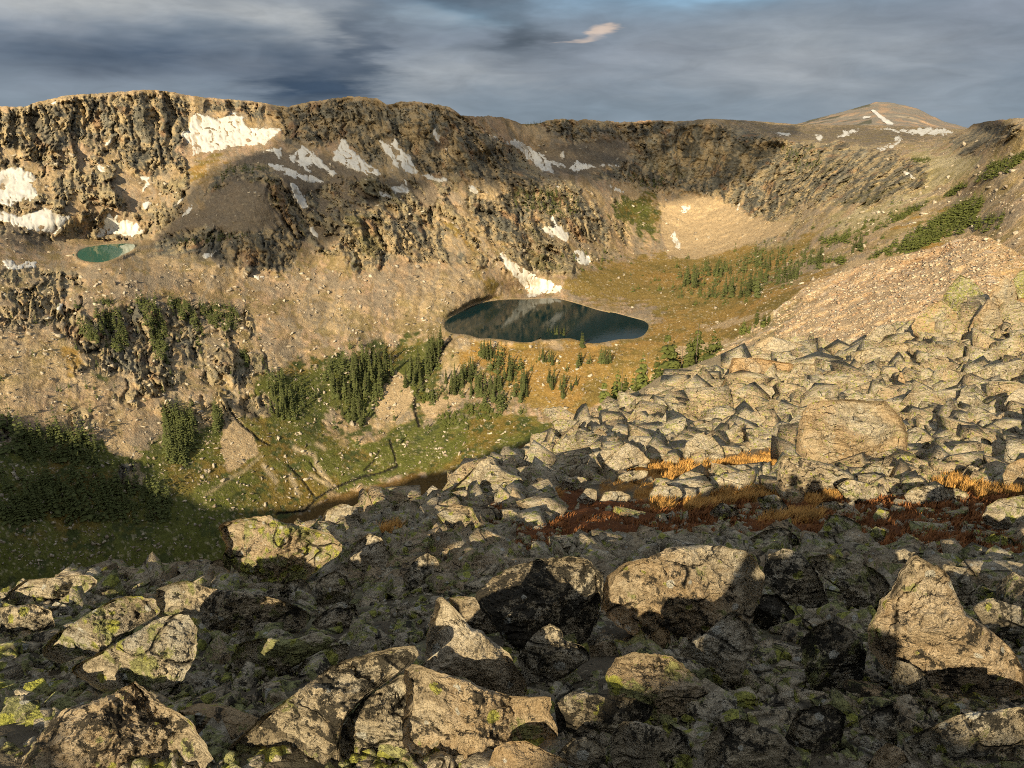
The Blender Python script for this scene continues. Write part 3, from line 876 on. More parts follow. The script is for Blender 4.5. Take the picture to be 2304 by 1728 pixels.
relief = relief + c_str * 1.5 - sstep(c_snow, 0.3, 0.7) * 0.3
edge_v = sstep((vv - np.repeat(vtop[None], NROW, 0).ravel()), 0, 10)
lim = np.where(c_lake > 0.05, 0.0, 1.0) * (0.35 + 0.65 * edge_v)
step = relief * lim / np.maximum(cosv, 0.60) * sstep(cosv, 0.02, 0.30)
P1 = P0 + dirs / dl[:, None] * step[:, None]

# ---- albedo
patch = fbm(P0 / 26.0 + 210, 4, 0.62)


def C(r, g, b):
    return np.array([r, g, b], np.float32)[None]


def lay(base, col, f):
    f = np.asarray(f, np.float32)[:, None]
    return base * (1 - f) + col * f


ruddy = sstep(fbm(P0 / 75.0 + 300, 3), 0.0, 0.5)
warmth = sstep(fbm(P0 / 110.0 + 50, 3), -0.4, 0.5)[:, None]
alb = C(0.41, 0.305, 0.195) * (1 - warmth) + C(0.37, 0.26, 0.175) * warmth
alb = lay(alb, C(0.36, 0.245, 0.185), 0.6 * ruddy)
alb = lay(alb, C(0.20, 0.145, 0.075), 0.55 * sstep(n_mid + 0.6 * n_lo, 0.15, 0.8) * (1 - c_scree))
streak = sstep(down(19.0, 170.0, 41.0, 4, 0.62, fbm), -0.08, 0.38)
streak2 = sstep(down(11.0, 120.0, 57.0, 4, 0.65, fbm) + 0.4 * patch, 0.05, 0.4)
alb = lay(alb, C(0.20, 0.145, 0.08), 0.7 * streak * (1 - c_scree))
alb = lay(alb, C(0.23, 0.20, 0.17), 0.6 * streak2 * (1 - 0.6 * c_scree))
alb = lay(alb, C(0.235, 0.19, 0.15), 0.6 * sstep(patch, 0.12, 0.5) * (1 - c_scree))
alb = lay(alb, C(0.165, 0.135, 0.05), 0.55 * sstep(-patch + 0.4 * n_hi, 0.2, 0.6) * sstep(vv, 420, 620) * (1 - c_scree))
alb = lay(alb, C(0.42, 0.315, 0.205), 0.7 * c_bright * sstep(n_hi, -0.3, 0.5))
alb = lay(alb, C(0.145, 0.120, 0.10), 0.85 * c_dscr)
alb = lay(alb, C(0.42, 0.36, 0.24) * (1 + 0.0), 0.8 * c_out)
alb = lay(alb, C(0.19, 0.16, 0.07), 0.5 * c_out * sstep(n_mid + n_hi * 0.5, 0.1, 0.5))
gold = C(0.30, 0.180, 0.055) * (1 - warmth) + C(0.23, 0.16, 0.05) * warmth
gold = lay(gold, C(0.15, 0.115, 0.03), 0.75 * sstep(patch + 0.4 * n_mid, 0.05, 0.5))
alb = lay(alb, C(0.25, 0.195, 0.07), 0.35 * sstep(uu, 1500, 1800) * sstep(-patch + 0.5 * n_mid, -0.1, 0.5) * (1 - c_scree))
alb = lay(alb, gold, 0.92 * c_gold)
grn = lay(np.repeat(C(0.085, 0.098, 0.020), len(uu), 0), C(0.150, 0.108, 0.026), sstep(n_lo + 0.5 * n_mid, -0.15, 0.5))
grn = lay(grn, C(0.045, 0.062, 0.018), sstep(n_mid + 0.6 * n_hi, 0.15, 0.6))
alb = lay(alb, grn, 0.93 * c_green)
alb = lay(alb, C(0.110, 0.066, 0.022), 0.95 * c_brown)
alb = lay(alb, C(0.385, 0.285, 0.185), 0.95 * c_scree)
chute = sstep(but + 0.55 * n_mid + 0.25 * n_hi, 0.36, 0.74)
rockc = lay(np.repeat(C(0.128, 0.122, 0.108), len(uu), 0), C(0.225, 0.195, 0.152), sstep(n_lo + 0.7 * n_hi, -0.3, 0.5))
rockc = rockc * (1 + 0.28 * jv2 + 0.22 * jv3 + 0.15 * jv1)[:, None]
rockc = lay(rockc, C(0.40, 0.305, 0.195), 0.72 * chute)
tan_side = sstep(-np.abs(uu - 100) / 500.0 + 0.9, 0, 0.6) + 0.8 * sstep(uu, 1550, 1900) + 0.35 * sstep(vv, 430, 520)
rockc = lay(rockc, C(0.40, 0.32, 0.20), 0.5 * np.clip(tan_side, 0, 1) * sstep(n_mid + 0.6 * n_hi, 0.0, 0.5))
rockc = lay(rockc, C(0.27, 0.15, 0.085), 0.55 * sstep(fbm((P0 * np.array([1, 1, .4])) / 20 + 60, 3), 0.3, 0.7))
rockc = lay(rockc, C(0.06, 0.058, 0.055), 0.75 * sstep(down(9.0, 60.0, 71.0, 3, 0.6, fbm), 0.16, 0.42))
rockc = lay(rockc, C(0.085, 0.085, 0.035), 0.6 * sstep(n_lo + n_hi * 0.5, 0.35, 0.7) * sstep(vv, 330, 420))
rockc = lay(rockc, C(0.31, 0.26, 0.175), (0.65 * c_crag * (1 - c_cliff0) * sstep(n_hi + 0.5 * n_mid, -0.5, 0.3)))
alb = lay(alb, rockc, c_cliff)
alb = lay(alb, C(0.020, 0.019, 0.016), np.clip(c_str * 1.5, 0, 1))
alb = lay(alb, C(0.38, 0.30, 0.20), np.clip(c_trl * 1.1, 0, 1))
shore = sstep(msample(mask([LAKE_POLY, TARN_POLY], 3), uu, vv), 0.12, 0.5)
alb = lay(alb, C(0.33, 0.26, 0.17), shore * 0.7 * sstep(n_hi, -0.4, 0.3))
alb = lay(alb, C(0.02, 0.03, 0.03), sstep(c_lake, 0.6, 0.9))
speck = sstep(perlin(P1 / 2.1 + 5) + 0.5 * perlin(P1 / 1.1), 0.42, 0.7) * (1 - c_cliff) * (1 - c_lake)
alb = lay(alb, C(0.48, 0.41, 0.31), speck * (0.30 + 0.35 * c_gold + 0.2 * c_scree + 0.15 * c_green) * (1 - c_brown * 0.7))
specd = sstep(perlin(P1 / 2.4 + 95) + 0.5 * perlin(P1 / 1.2 + 3), 0.40, 0.7) * (1 - c_lake)
alb = lay(alb, alb * 0.45, specd * 0.6 * (1 - 0.6 * c_cliff))
alb = np.clip(alb * np.array([[1.0, 1.0, 0.90]]), 0.01, 0.8)

# mountain mesh: visible front plus a back slope behind the crest
back = []
for i, (dr, dz) in enumerate(((25, -4), (120, -30), (420, -160), (1200, -420))):
    q = P1[:NC].copy()
    h = np.hypot(q[:, 0], q[:, 1])
    plate = sstep(UU, 1560, 1800) * (1 - sstep(UU, 2160, 2190))
    q[:, 0] *= (h + dr) / h; q[:, 1] *= (h + dr) / h
    q[:, 2] += dz * (1 - 0.5 * plate) - plate * dr * 0.02
    back.append(q)
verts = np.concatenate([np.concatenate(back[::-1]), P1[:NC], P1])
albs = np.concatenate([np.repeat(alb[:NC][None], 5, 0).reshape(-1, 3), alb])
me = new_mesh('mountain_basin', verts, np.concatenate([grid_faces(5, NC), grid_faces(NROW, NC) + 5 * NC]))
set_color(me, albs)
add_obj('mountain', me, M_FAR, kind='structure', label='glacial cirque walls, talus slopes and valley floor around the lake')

# depth lookup on the far basin
DEP = (P1 * np.array([0, CP, -SP])).sum(1).reshape(NROW, NC)


def far_point(u, v):
    u = np.asarray(u, float); v = np.asarray(v, float)
    ci = np.clip(np.searchsorted(UU, u) - 1, 0, NC - 2)
    fu = np.clip((u - UU[ci]) / (UU[ci + 1] - UU[ci]), 0, 1)
    t = np.clip((v - vtop[ci]) / (vbot[ci] - vtop[ci]), 0, 0.9999) ** (1 / 1.12) * (NROW - 1)
    ri = t.astype(int); fv = t - ri
    d = (DEP[ri, ci] * (1 - fu) + DEP[ri, ci + 1] * fu) * (1 - fv) + (DEP[ri + 1, ci] * (1 - fu) + DEP[ri + 1, ci + 1] * fu) * fv
    return pix_dir(u, v) * d[:, None]


# ------------------------------------------------------------------ snow patches
def mat_snow():
    m = bpy.data.materials.new('old_snow'); m.use_nodes = True
    k = NT(m.node_tree)
    b = principled(k, 0.8, 0.2)
    pos = k.n('ShaderNodeNewGeometry').outputs['Position']
    mp = k.n('ShaderNodeMapping'); mp.inputs['Scale'].default_value = (1.4, 0.5, 0.35)
    k.link(pos, mp.inputs[0])
    n = k.noise(mp.outputs[0], 0.16, 6, 0.65, 0.6)
    at = k.n('ShaderNodeAttribute', attribute_name='albedo')
    c = k.mix(k.math('MULTIPLY', k.smooth(n, 0.45, 0.75), 0.45), at.outputs['Color'], (0.34, 0.30, 0.23))
    k.link(c, b.inputs['Base Color'])
    k.link(bump(k, n, 0.5, 0.5), b.inputs['Normal'])
    return m


def blur_box(m, poly):
    x0, y0 = ((poly.min(0) - 24 - np.array([MU0, MV0])) / MRES).astype(int)
    x1, y1 = ((poly.max(0) + 24 - np.array([MU0, MV0])) / MRES).astype(int)
    x0, y0 = max(x0, 0), max(y0, 0)
    o = np.zeros((MH, MW), np.float32)
    o[y0:y1, x0:x1] = blur(m[y0:y1, x0:x1], 1)
    return o


def pieces(fs):
    """connected pieces of a face set, the largest and at most one more of note"""
    ids, inv = np.unique(fs, return_inverse=True)
    inv = inv.reshape(fs.shape)
    lab_ = np.arange(len(ids))
    for _ in range(600):
        m = lab_[inv].min(1)
        new = lab_.copy()
        np.minimum.at(new, inv.ravel(), np.repeat(m, 4))
        if (new == lab_).all():
            break
        lab_ = new
    fl = lab_[inv[:, 0]]
    u_, c_ = np.unique(fl, return_counts=True)
    o_ = np.argsort(-c_)
    out = [fs[fl == u_[o_[0]]]]
    if len(o_) > 1 and c_[o_[1]] > max(0.15 * c_[o_[0]], 12):
        out.append(fs[fl == u_[o_[1]]])
    return out


M_SNOW = mat_snow()
wsu = 5.0 * uvnoise(13, 13, 9.2, 2)
wsv = 5.0 * uvnoise(13, 13, 29.2, 2)
dirt = sstep(down(7.0, 75.0, 120.0, 3, 0.6, fbm) + 0.3 * n_mid, 0.1, 0.6)
all_faces = grid_faces(NROW, NC)
for (wn, lab, _), poly in zip(SNOW, snow_polys):
    bb = (uu > poly[:, 0].min() - 14) & (uu < poly[:, 0].max() + 14) & (vv > poly[:, 1].min() - 14) & (vv < poly[:, 1].max() + 14)
    mm = np.zeros(len(uu), np.float32)
    mm[bb] = msample(blur_box(raster(poly), poly), uu[bb] + wsu[bb], vv[bb] + wsv[bb])
    mm[bb] += np.clip(0.30 * n_hi[bb] + 0.34 * crk[bb] + 0.16 * n_mid[bb] - 0.05, -0.8, 0.5) * (mm[bb] > 0.02)
    fm = (mm[all_faces] > 0.30).sum(1) >= 3
    fs = all_faces[fm]
    if len(fs) < 3:
        continue
    parts = pieces(fs)
    for pi, fs_ in enumerate(parts):
        ids, inv = np.unique(fs_, return_inverse=True)
        inv = inv.reshape(fs_.shape)
        lift = np.where(mm[ids] > 0.62, 0.6, -0.6)
        lift = lift + (0.9 * n_mid[ids] - 0.7 * dirt[ids]) * (mm[ids] > 0.62)
        p = P1[ids] - (dirs[ids] / dl[ids][:, None]) * (lift / np.maximum(cosv[ids], 0.45))[:, None]
        name = lab if len(parts) == 1 else f"{('larger', 'smaller')[pi]} piece of the {lab}"
        sme = new_mesh('snow_patch', p, inv)
        set_color(sme, lay(np.repeat(C(0.61, 0.595, 0.545), len(ids), 0), C(0.33, 0.285, 0.215), 0.8 * np.clip(dirt[ids] + 0.5 * (mm[ids] < 0.75), 0, 1)))
        add_obj('snow_patch', sme, M_SNOW, label=name, category='snow', group='old snow patches left on the cirque')

# ------------------------------------------------------------------ lakes
def water_sheet(name, poly, level, mat, label):
    p = np.asarray(poly, float)
    c_ = p.mean(0)
    p = c_ + (p - c_) * 1.02
    d = pix_dir(p[:, 0], p[:, 1]) * (level / pix_dir(p[:, 0], p[:, 1])[:, 2])[:, None]
    me = bpy.data.meshes.new(name)
    me.from_pydata([tuple(x) for x in d], [], [list(range(len(d)))[::-1]])
    me.update()
    add_obj(name, me, mat, kind='structure', label=label)


def mat_water(name, deep, spec, bd, rough=0.03):
    m = bpy.data.materials.new(name); m.use_nodes = True
    k = NT(m.node_tree)
    b = principled(k, rough, spec)
    b.inputs['IOR'].default_value = 1.33
    b.inputs['Base Color'].default_value = (*deep, 1)
    pos = k.n('ShaderNodeNewGeometry').outputs['Position']
    k.link(bump(k, k.noise(pos, 0.35, 4, 0.6), 0.25, bd), b.inputs['Normal'])
    return m


water_sheet('lake', LAKE_POLY, LAKE_Z, mat_water('deep_water', (0.005, 0.020, 0.022), 0.17, 0.10), 'dark blue green lake on the cirque floor')
water_sheet('tarn', TARN_POLY, TARN_Z, mat_water('milky_water', (0.05, 0.135, 0.095), 0.15, 0.05), 'milky green tarn below the left snowfields')

# ------------------------------------------------------------------ distant peak, plain, ridge behind the viewpoint
def build_peak():
    top = np.array([(1700, 292), (1760, 282), (1793, 279), (1824, 270), (1869, 258), (1904, 249), (1946, 237), (1973, 229), (2001, 230.5), (2036, 237), (2064, 244), (2091, 258), (2126, 274), (2154, 281), (2190, 292), (2230, 297)], float)
    u = np.arange(1700, 2231, 2.6)
    vt = np.interp(u, top[:, 0], top[:, 1]) + 0.9 * fbm(np.stack([u / 14, 0 * u, 0 * u], -1), 3)
    n = 60
    t = np.linspace(0, 1, n)
    V = vt[None] + (304 - vt)[None] * t[:, None]
    U = np.broadcast_to(u[None], V.shape)
    r = 3650 - 900 * t[:, None] ** 1.2 + 0 * U
    d = pix_dir(U.ravel(), V.ravel())
    p = d * (r.ravel() / np.hypot(d[:, 0], d[:, 1]))[:, None]
    spur = ridged(p / np.array([260, 420, 500.0]) + 2, 4)
    p = p - d / np.linalg.norm(d, axis=1)[:, None] * (spur * 90 * np.repeat(sstep(t, 0, .25), len(u)))[:, None]
    nn = fbm(p / 55.0, 4, 0.6)
    a = np.repeat(np.array([[0.225, 0.20, 0.165]], np.float32), len(p), 0)
    a = lay(a, np.array([[0.33, 0.235, 0.16]]), sstep(nn, 0.0, 0.6))
    a = lay(a, np.array([[0.07, 0.075, 0.05]]), 0.8 * sstep(fbm(p / 130 + 8, 4, 0.6), 0.15, 0.5) * (U.ravel() < 1960))
    a = lay(a, np.array([[0.24, 0.15, 0.105]]), np.repeat(sstep(t, 0.72, 0.95), len(u)))
    bk = p[:len(u)].copy(); bk[:, 1] += 900; bk[:, 2] -= 420
    me = new_mesh('distant_peak', np.concatenate([bk, p]), grid_faces(n + 1, len(u)))
    set_color(me, np.concatenate([a[:len(u)], a]))
    add_obj('peak', me, M_FAR, kind='structure', label='rounded grey peak rising behind the plateau on the right')
    # the snow chute on its face
    for lab, pl in (('narrow snow chute on the face of the distant rounded peak', [(1215, 268), (1250, 290), (1290, 320), (1370, 372), (1330, 375), (1280, 335), (1240, 300)]),
                    ('small snow fleck left of the chute on the distant peak', [(1155, 335), (1190, 320), (1225, 322), (1190, 335)])):
        pl = tr('N', pl)
        pu, pv = U.ravel(), V.ravel()
        m = raster(pl).astype(np.float32)
        mm = msample(m, pu, pv) > 0.4
        fc = grid_faces(n, len(u)); fc = fc[mm[fc].sum(1) >= 2]
        if len(fc):
            ids, inv = np.unique(fc, return_inverse=True)
            sme = new_mesh('snow_patch', p[ids] * 0.9965, inv.reshape(fc.shape))
            set_color(sme, np.repeat(np.array([[0.58, 0.57, 0.54]]), len(ids), 0))
            add_obj('snow_patch', sme, M_SNOW, label=lab, category='snow', group='old snow patches left on the cirque')


build_peak()

SA = math.atan2(ANTI[0], ANTI[1])        # azimuth the light travels towards
TAN_EL = math.tan(SUN_EL)


def along(x, y):
    return x * math.sin(SA) + y * math.cos(SA), x * math.cos(SA) - y * math.sin(SA)


def build_ridge():
    """the shoulder we stand on runs on behind and to the left; it shades the valley bottom"""
    line = np.array([(-60, 925), (60, 940), (150, 985), (250, 1010), (330, 1050), (400, 1110), (470, 1140), (560, 1152), (700, 1138), (850, 1098), (1000, 1058), (1120, 1012), (1240, 966)], float)
    P = far_point(line[:, 0], line[:, 1])
    a, pp = along(P[:, 0], P[:, 1])
    A0 = -95.0
    zc = P[:, 2] + (a - A0) * TAN_EL
    o = np.argsort(pp)
    pr = np.linspace(-700, 260, 220)
    crest = np.interp(pr, pp[o], zc[o])
    crest = np.where(pr > -118, np.interp(pr, [-118, -60, 0, 260], [crest[np.searchsorted(pr, -119)], 12, 12, 4]), crest)
    crest = crest + 3.0 * fbm(np.stack([pr / 18, 0 * pr, 0 * pr], -1), 4)
    rows = [(-620, -260, 1), (-300, -90, 1), (-170, -22, 1), (-115, -4, 1), (A0, 0, 1), (-80, -9, 1), (-55, -32, 1), (-25, -62, 1), (30, -120, 1), (90, -190, 1), (150, -265, 1)]
    vs_ = []
    for (aa, dz, _) in rows:
        x = pr * math.cos(SA) + aa * math.sin(SA)
        y = -pr * math.sin(SA) + aa * math.cos(SA)
        vs_.append(np.stack([x, y, crest + dz + 2.0 * fbm(np.stack([x / 20, y / 20, 0 * x], -1), 3) * (aa != A0)], -1))
    v = np.concatenate(vs_)
    me = new_mesh('shoulder_ridge', v, grid_faces(len(rows), len(pr)))
    set_color(me, np.repeat(np.array([[0.30, 0.23, 0.15]]), len(v), 0))
    add_obj('hillside', me, M_FAR, kind='structure', label='rocky shoulder ridge behind the viewpoint')


build_ridge()


def build_plain():
    n = 48
    an = np.linspace(0, 2 * math.pi, n, endpoint=False)
    vs_ = [(0, 0, -480)] + [(R * math.cos(t), R * math.sin(t), -480) for R in (3000, 14000, 50000) for t in an]
    fs = [(0, 1 + i, 1 + (i + 1) % n) for i in range(n)]
    q = []
    for b_ in (1, 1 + n):
        q += [(b_ + i, b_ + n + i, b_ + n + (i + 1) % n, b_ + (i + 1) % n) for i in range(n)]
    me = bpy.data.meshes.new('plain'); me.from_pydata(vs_, [], fs + q); me.update()
    add_obj('ground', me, mat_plain('far_forest_ground', (0.07, 0.075, 0.045), 0.95, 0.3, 0.004), kind='structure', label='wooded lowland far below the mountains')


build_plain()

# ------------------------------------------------------------------ cloud that shades the central cliffs
def build_cloud():
    poly = np.array([(585, 232), (700, 215), (870, 222), (1040, 250), (1200, 270), (1400, 268), (1600, 262), (1790, 275), (1800, 300), (1720, 385), (1620, 425), (1480, 420), (1400, 392),
                     (1300, 405), (1200, 425), (1080, 425), (960, 412), (880, 455), (790, 455), (740, 500), (690, 575), (620, 612), (500, 600), (400, 555), (345, 545), (420, 440), (470, 385), (540, 360), (600, 345), (640, 300)], float)
    P = far_point(poly[:, 0], np.maximum(poly[:, 1], np.interp(poly[:, 0], UU, vtop) + 2))
    H = 720.0
    s = (H - P[:, 2]) / SUN[2]
    Q = P + SUN[None] * s[:, None]
    c = Q.mean(0)
    # dense outline, lumpy body
    k = np.linspace(0, len(Q), 320, endpoint=False)
    i = k.astype(int); f = (k - i)[:, None]
    ring = Q[i] * (1 - f) + Q[(i + 1) % len(Q)] * f
    ang = np.stack([np.cos(k / len(Q) * 2 * math.pi) * 5, np.sin(k / len(Q) * 2 * math.pi) * 5, 0 * k], -1)
    rows = []
    prof = [(0.05, 1.0), (0.3, 0.95), (0.6, 0.75), (0.85, 0.45), (0.97, 0.18), (1.0, 0.0), (0.97, -0.06), (0.8, -0.10), (0.4, -0.12), (0.05, -0.12)]
    for (sc, h) in prof:
        p = c + (ring - c) * (sc * (1 + 0.05 * fbm(ang * 2 + h, 4, 0.6))[:, None] if sc > 0.2 else sc)
        p[:, 2] = H + h * 75 * (1 + 0.5 * fbm(np.stack([p[:, 0] / 90, p[:, 1] / 90, 0 * p[:, 0]], -1), 3))
        rows.append(p)
    n = len(ring)
    v = np.concatenate(rows)
    fs = []
    for r in range(len(prof) - 1):
        for j in range(n):
            fs.append((r * n + j, r * n + (j + 1) % n, (r + 1) * n + (j + 1) % n, (r + 1) * n + j))
    m = bpy.data.materials.new('cloud_vapour'); m.use_nodes = True
    k_ = NT(m.node_tree)
    out = k_.n('ShaderNodeOutputMaterial'); mx = k_.n('ShaderNodeMixShader')
    tb = k_.n('ShaderNodeBsdfTransparent'); db = k_.n('ShaderNodeBsdfDiffuse'); db.inputs[0].default_value = (0.8, 0.8, 0.8, 1)
    pos = k_.n('ShaderNodeNewGeometry').outputs['Position']
    f_ = k_.smooth(k_.noise(pos, 0.02, 5, 0.6), 0.25, 0.55)
    k_.link(k_.math('ADD', k_.math('MULTIPLY', f_, 0.18), 0.32), mx.inputs[0])
    k_.link(tb.outputs[0], mx.inputs[1]); k_.link(db.outputs[0], mx.inputs[2]); k_.link(mx.outputs[0], out.inputs[0])
    add_obj('clouds', new_mesh('cloud', v, np.array(fs)), m, kind='stuff', label='grey cloud overhead that shades the central cliffs')


build_cloud()

# ------------------------------------------------------------------ near slope
NEAR = [(0, 1728, 2.0), (576, 1728, 1.75), (1152, 1728, 1.6), (1728, 1728, 1.65), (2304, 1728, 1.9),
        (0, 1500, 3.5), (400, 1500, 3.1), (1152, 1500, 2.45), (1700, 1500, 2.5), (2304, 1500, 3.0),
        (0, 1345, 6.0), (230, 1310, 6.6), (480, 1285, 7.0), (700, 1190, 9.0), (1000, 1125, 10.2), (1070, 1080, 13.5), (1240, 985, 25), (1400, 930, 37), (1560, 870, 44), (1680, 800, 50),
        (760, 1330, 5.2), (1152, 1300, 4.6), (1600, 1250, 5.4), (2000, 1250, 5.6), (2304, 1250, 5.9),
        (1152, 1190, 6.6), (1500, 1150, 8.4), (1775, 1130, 10.4), (2050, 1120, 10.6), (2304, 1110, 11),
        (1250, 1080, 12.5), (1500, 1040, 15.5), (1900, 1030, 15), (2304, 1000, 17),
        (1400, 970, 24), (1600, 910, 26), (1900, 890, 25), (2304, 860, 27),
        (1760, 800, 42), (1900, 790, 38), (2050, 740, 42), (2304, 690, 44)]
_np, _nv = [], []


def warp_xy(x, y):
    r = np.hypot(x, y) + 1e-6
    k = np.log1p(r / 1.5) / r
    return np.stack([x * k, y * k], -1)


def add_near(x, y, z):
    _np.append(warp_xy(np.array([x]), np.array([y]))[0]); _nv.append(z / (1.5 + math.hypot(x, y)))


for (u, v, r) in NEAR:
    d = pix_dir(u, v); h = math.hypot(d[0], d[1])
    add_near(d[0] / h * r, d[1] / h * r, d[2] / h * r)
add_near(0, 0, -1.5)
BROW = [(-300, 1400, 5.6), (0, 1345, 6.2), (230, 1310, 6.8), (480, 1285, 7.0), (700, 1190, 9.0), (1000, 1125, 10.2), (1240, 985, 25), (1400, 930, 37), (1560, 870, 44)]
for (u, v, r) in BROW:                   # beyond the brow the slope steepens
    d = pix_dir(u, v); h = math.hypot(d[0], d[1]); z = d[2] / h * r
    for k_ in (1.5, 2.6):
        add_near(d[0] / h * r * k_, d[1] / h * r * k_, z - (k_ - 1) * r * 1.0)
for (az, r, z) in [(33, 90, -34), (20, 90, -38), (12, 90, -44), (33, 58, -17), (20, 62, -21), (45, 60, -12), (60, 30, -4), (90, 10, -1.5), (90, 40, 0)]:
    add_near(r * math.sin(math.radians(az)), r * math.cos(math.radians(az)), z)


def sun_frame(a, p):
    return p * math.cos(SA) + a * math.sin(SA), -p * math.sin(SA) + a * math.cos(SA)


for (a, p, z) in [(-2.5, 0, -0.95), (-5.5, 0.5, 0.9), (-7.5, -1.6, 3.6), (-9, 0.5, 3.8), (-9, 4, 3.8), (-9, 9, 3.6), (-9, -3.4, 1.6), (-9, -8, -0.8), (-5, -6, -1.9), (-14, 1, 4.4), (-14, 7, 4.6), (-22, 0, 4.6), (-30, 12, 5.0),
                  (-22, -14, -2.0), (-2, -8, -3.6), (2, -14, -9), (-40, -20, 2), (-60, 5, 6)]:
    x, y = sun_frame(a, p)
    add_near(x, y, z)
NFIT = tps_fit(_np, _nv)


_LN, _LR = 520, 4.8
_lg = np.linspace(-_LR, _LR, _LN)
_LUT = tps_eval(NFIT, np.stack(np.meshgrid(_lg, _lg), -1).reshape(-1, 2)).reshape(_LN, _LN)


def near_z(x, y):
    x = np.asarray(x, float); y = np.asarray(y, float)
    w = warp_xy(x, y)
    gx = np.clip((w[..., 0] + _LR) / (2 * _LR) * (_LN - 1), 0, _LN - 1.001); gy = np.clip((w[..., 1] + _LR) / (2 * _LR) * (_LN - 1), 0, _LN - 1.001)
    i = gx.astype(int); j = gy.astype(int); fx = gx - i; fy = gy - j
    q = (_LUT[j, i] * (1 - fx) + _LUT[j, i + 1] * fx) * (1 - fy) + (_LUT[j + 1, i] * (1 - fx) + _LUT[j + 1, i + 1] * fx) * fy
    return q * (1.5 + np.hypot(x, y))


_ts = np.exp(np.linspace(math.log(1.2), math.log(110), 180))


def near_hit(u, v):
    """depth along the axis where the sight line meets the near slope"""
    u = np.atleast_1d(np.asarray(u, float)); v = np.atleast_1d(np.asarray(v, float))
    d = pix_dir(u, v)
    pts = d[:, None, :] * _ts[None, :, None]
    g = pts[..., 2] - near_z(pts[..., 0].ravel(), pts[..., 1].ravel()).reshape(pts.shape[:2])
    below = g < 0
    i = np.argmax(below, 1)
    hit = below.any(1)
    i = np.clip(i, 1, len(_ts) - 1)
    j = np.arange(len(u))
    g0, g1 = g[j, i - 1], g[j, i]
    f = np.clip(g0 / (g0 - g1 + 1e-9), 0, 1)
    t = _ts[i - 1] + (_ts[i] - _ts[i - 1]) * f
    return np.where(hit, t, np.nan)


GOLD_G = [tr('F', [(735, 1310), (900, 1260), (1090, 1262), (1570, 1250), (1750, 1200), (2000, 1150), (2170, 1125), (2170, 1180), (2040, 1200), (2020, 1280), (1900, 1345), (1850, 1280), (1640, 1275), (1500, 1325), (1200, 1385), (960, 1375), (760, 1335)]),
          tr('F', [(830, 1545), (880, 1470), (1040, 1430), (960, 1540), (870, 1565)]), tr('F', [(630, 1485), (740, 1440), (950, 1365), (880, 1425), (720, 1495)]),
          tr('F', [(1240, 1590), (1350, 1520), (1700, 1485), (2030, 1495), (2030, 1565), (1700, 1575), (1400, 1650), (1250, 1650)]),
          tr('F', [(940, 1610), (1050, 1560), (1200, 1600), (1100, 1655), (960, 1655)]), tr('F', [(100, 1560), (250, 1485), (240, 1535), (120, 1590)]), tr('F', [(540, 1470), (640, 1425), (640, 1465), (560, 1490)]),
          tr('G', [(370, 1010), (480, 960), (640, 895), (720, 960), (660, 1000), (480, 1055), (390, 1045)]),
          tr('G', [(1410, 890), (1480, 830), (1700, 820), (1830, 850), (1870, 900), (2000, 910), (2230, 930), (2230, 975), (1980, 975), (1830, 1005), (1780, 950), (1600, 915)]),
          tr('B', [(245, 200), (380, 150), (420, 170), (400, 210), (330, 245), (280, 225)]),
          tr('G', [(-20, 1180), (260, 1110), (460, 1110), (540, 1120), (530, 1190), (300, 1200), (0, 1200)])]
RED_G = [tr('G', [(190, 1010), (420, 1040), (500, 1100), (540, 1180), (480, 1200), (100, 1200), (0, 1190), (0, 1080)]),
         tr('G', [(600, 970), (720, 985), (900, 1070), (1170, 1080), (1700, 1040), (1900, 1050), (1870, 1180), (1700, 1200), (1400, 1180), (1240, 1150), (960, 1200), (860, 1200), (760, 1110)]),
         tr('G', [(860, 1230), (1170, 1290), (1700, 1210), (1860, 1280), (2230, 1400), (2230, 1580), (1800, 1530), (1300, 1430), (1000, 1430), (700, 1350), (350, 1420), (250, 1290), (-60, 1270), (-60, 1200), (500, 1200)]),
         tr('B', [(905, 95), (1000, 25), (1060, 50), (960, 120), (1200, 160), (1300, 130), (1600, 130), (1900, 50), (1910, 115), (1700, 165), (1500, 290), (1200, 395), (1090, 395), (1050, 250), (950, 180)]),
         tr('D', [(-60, 1090), (300, 1090), (430, 1120), (560, 1100), (900, 1110), (1100, 1150), (1200, 1230), (900, 1290), (430, 1290), (100, 1300), (-60, 1290)]),
         tr('D', [(1080, 1110), (2230, 1060), (2230, 1270), (1700, 1280), (1300, 1250), (1100, 1190)]), tr('F', [(60, 1480), (300, 1440), (480, 1520), (620, 1600), (900, 1620), (700, 1659), (100, 1659)])]


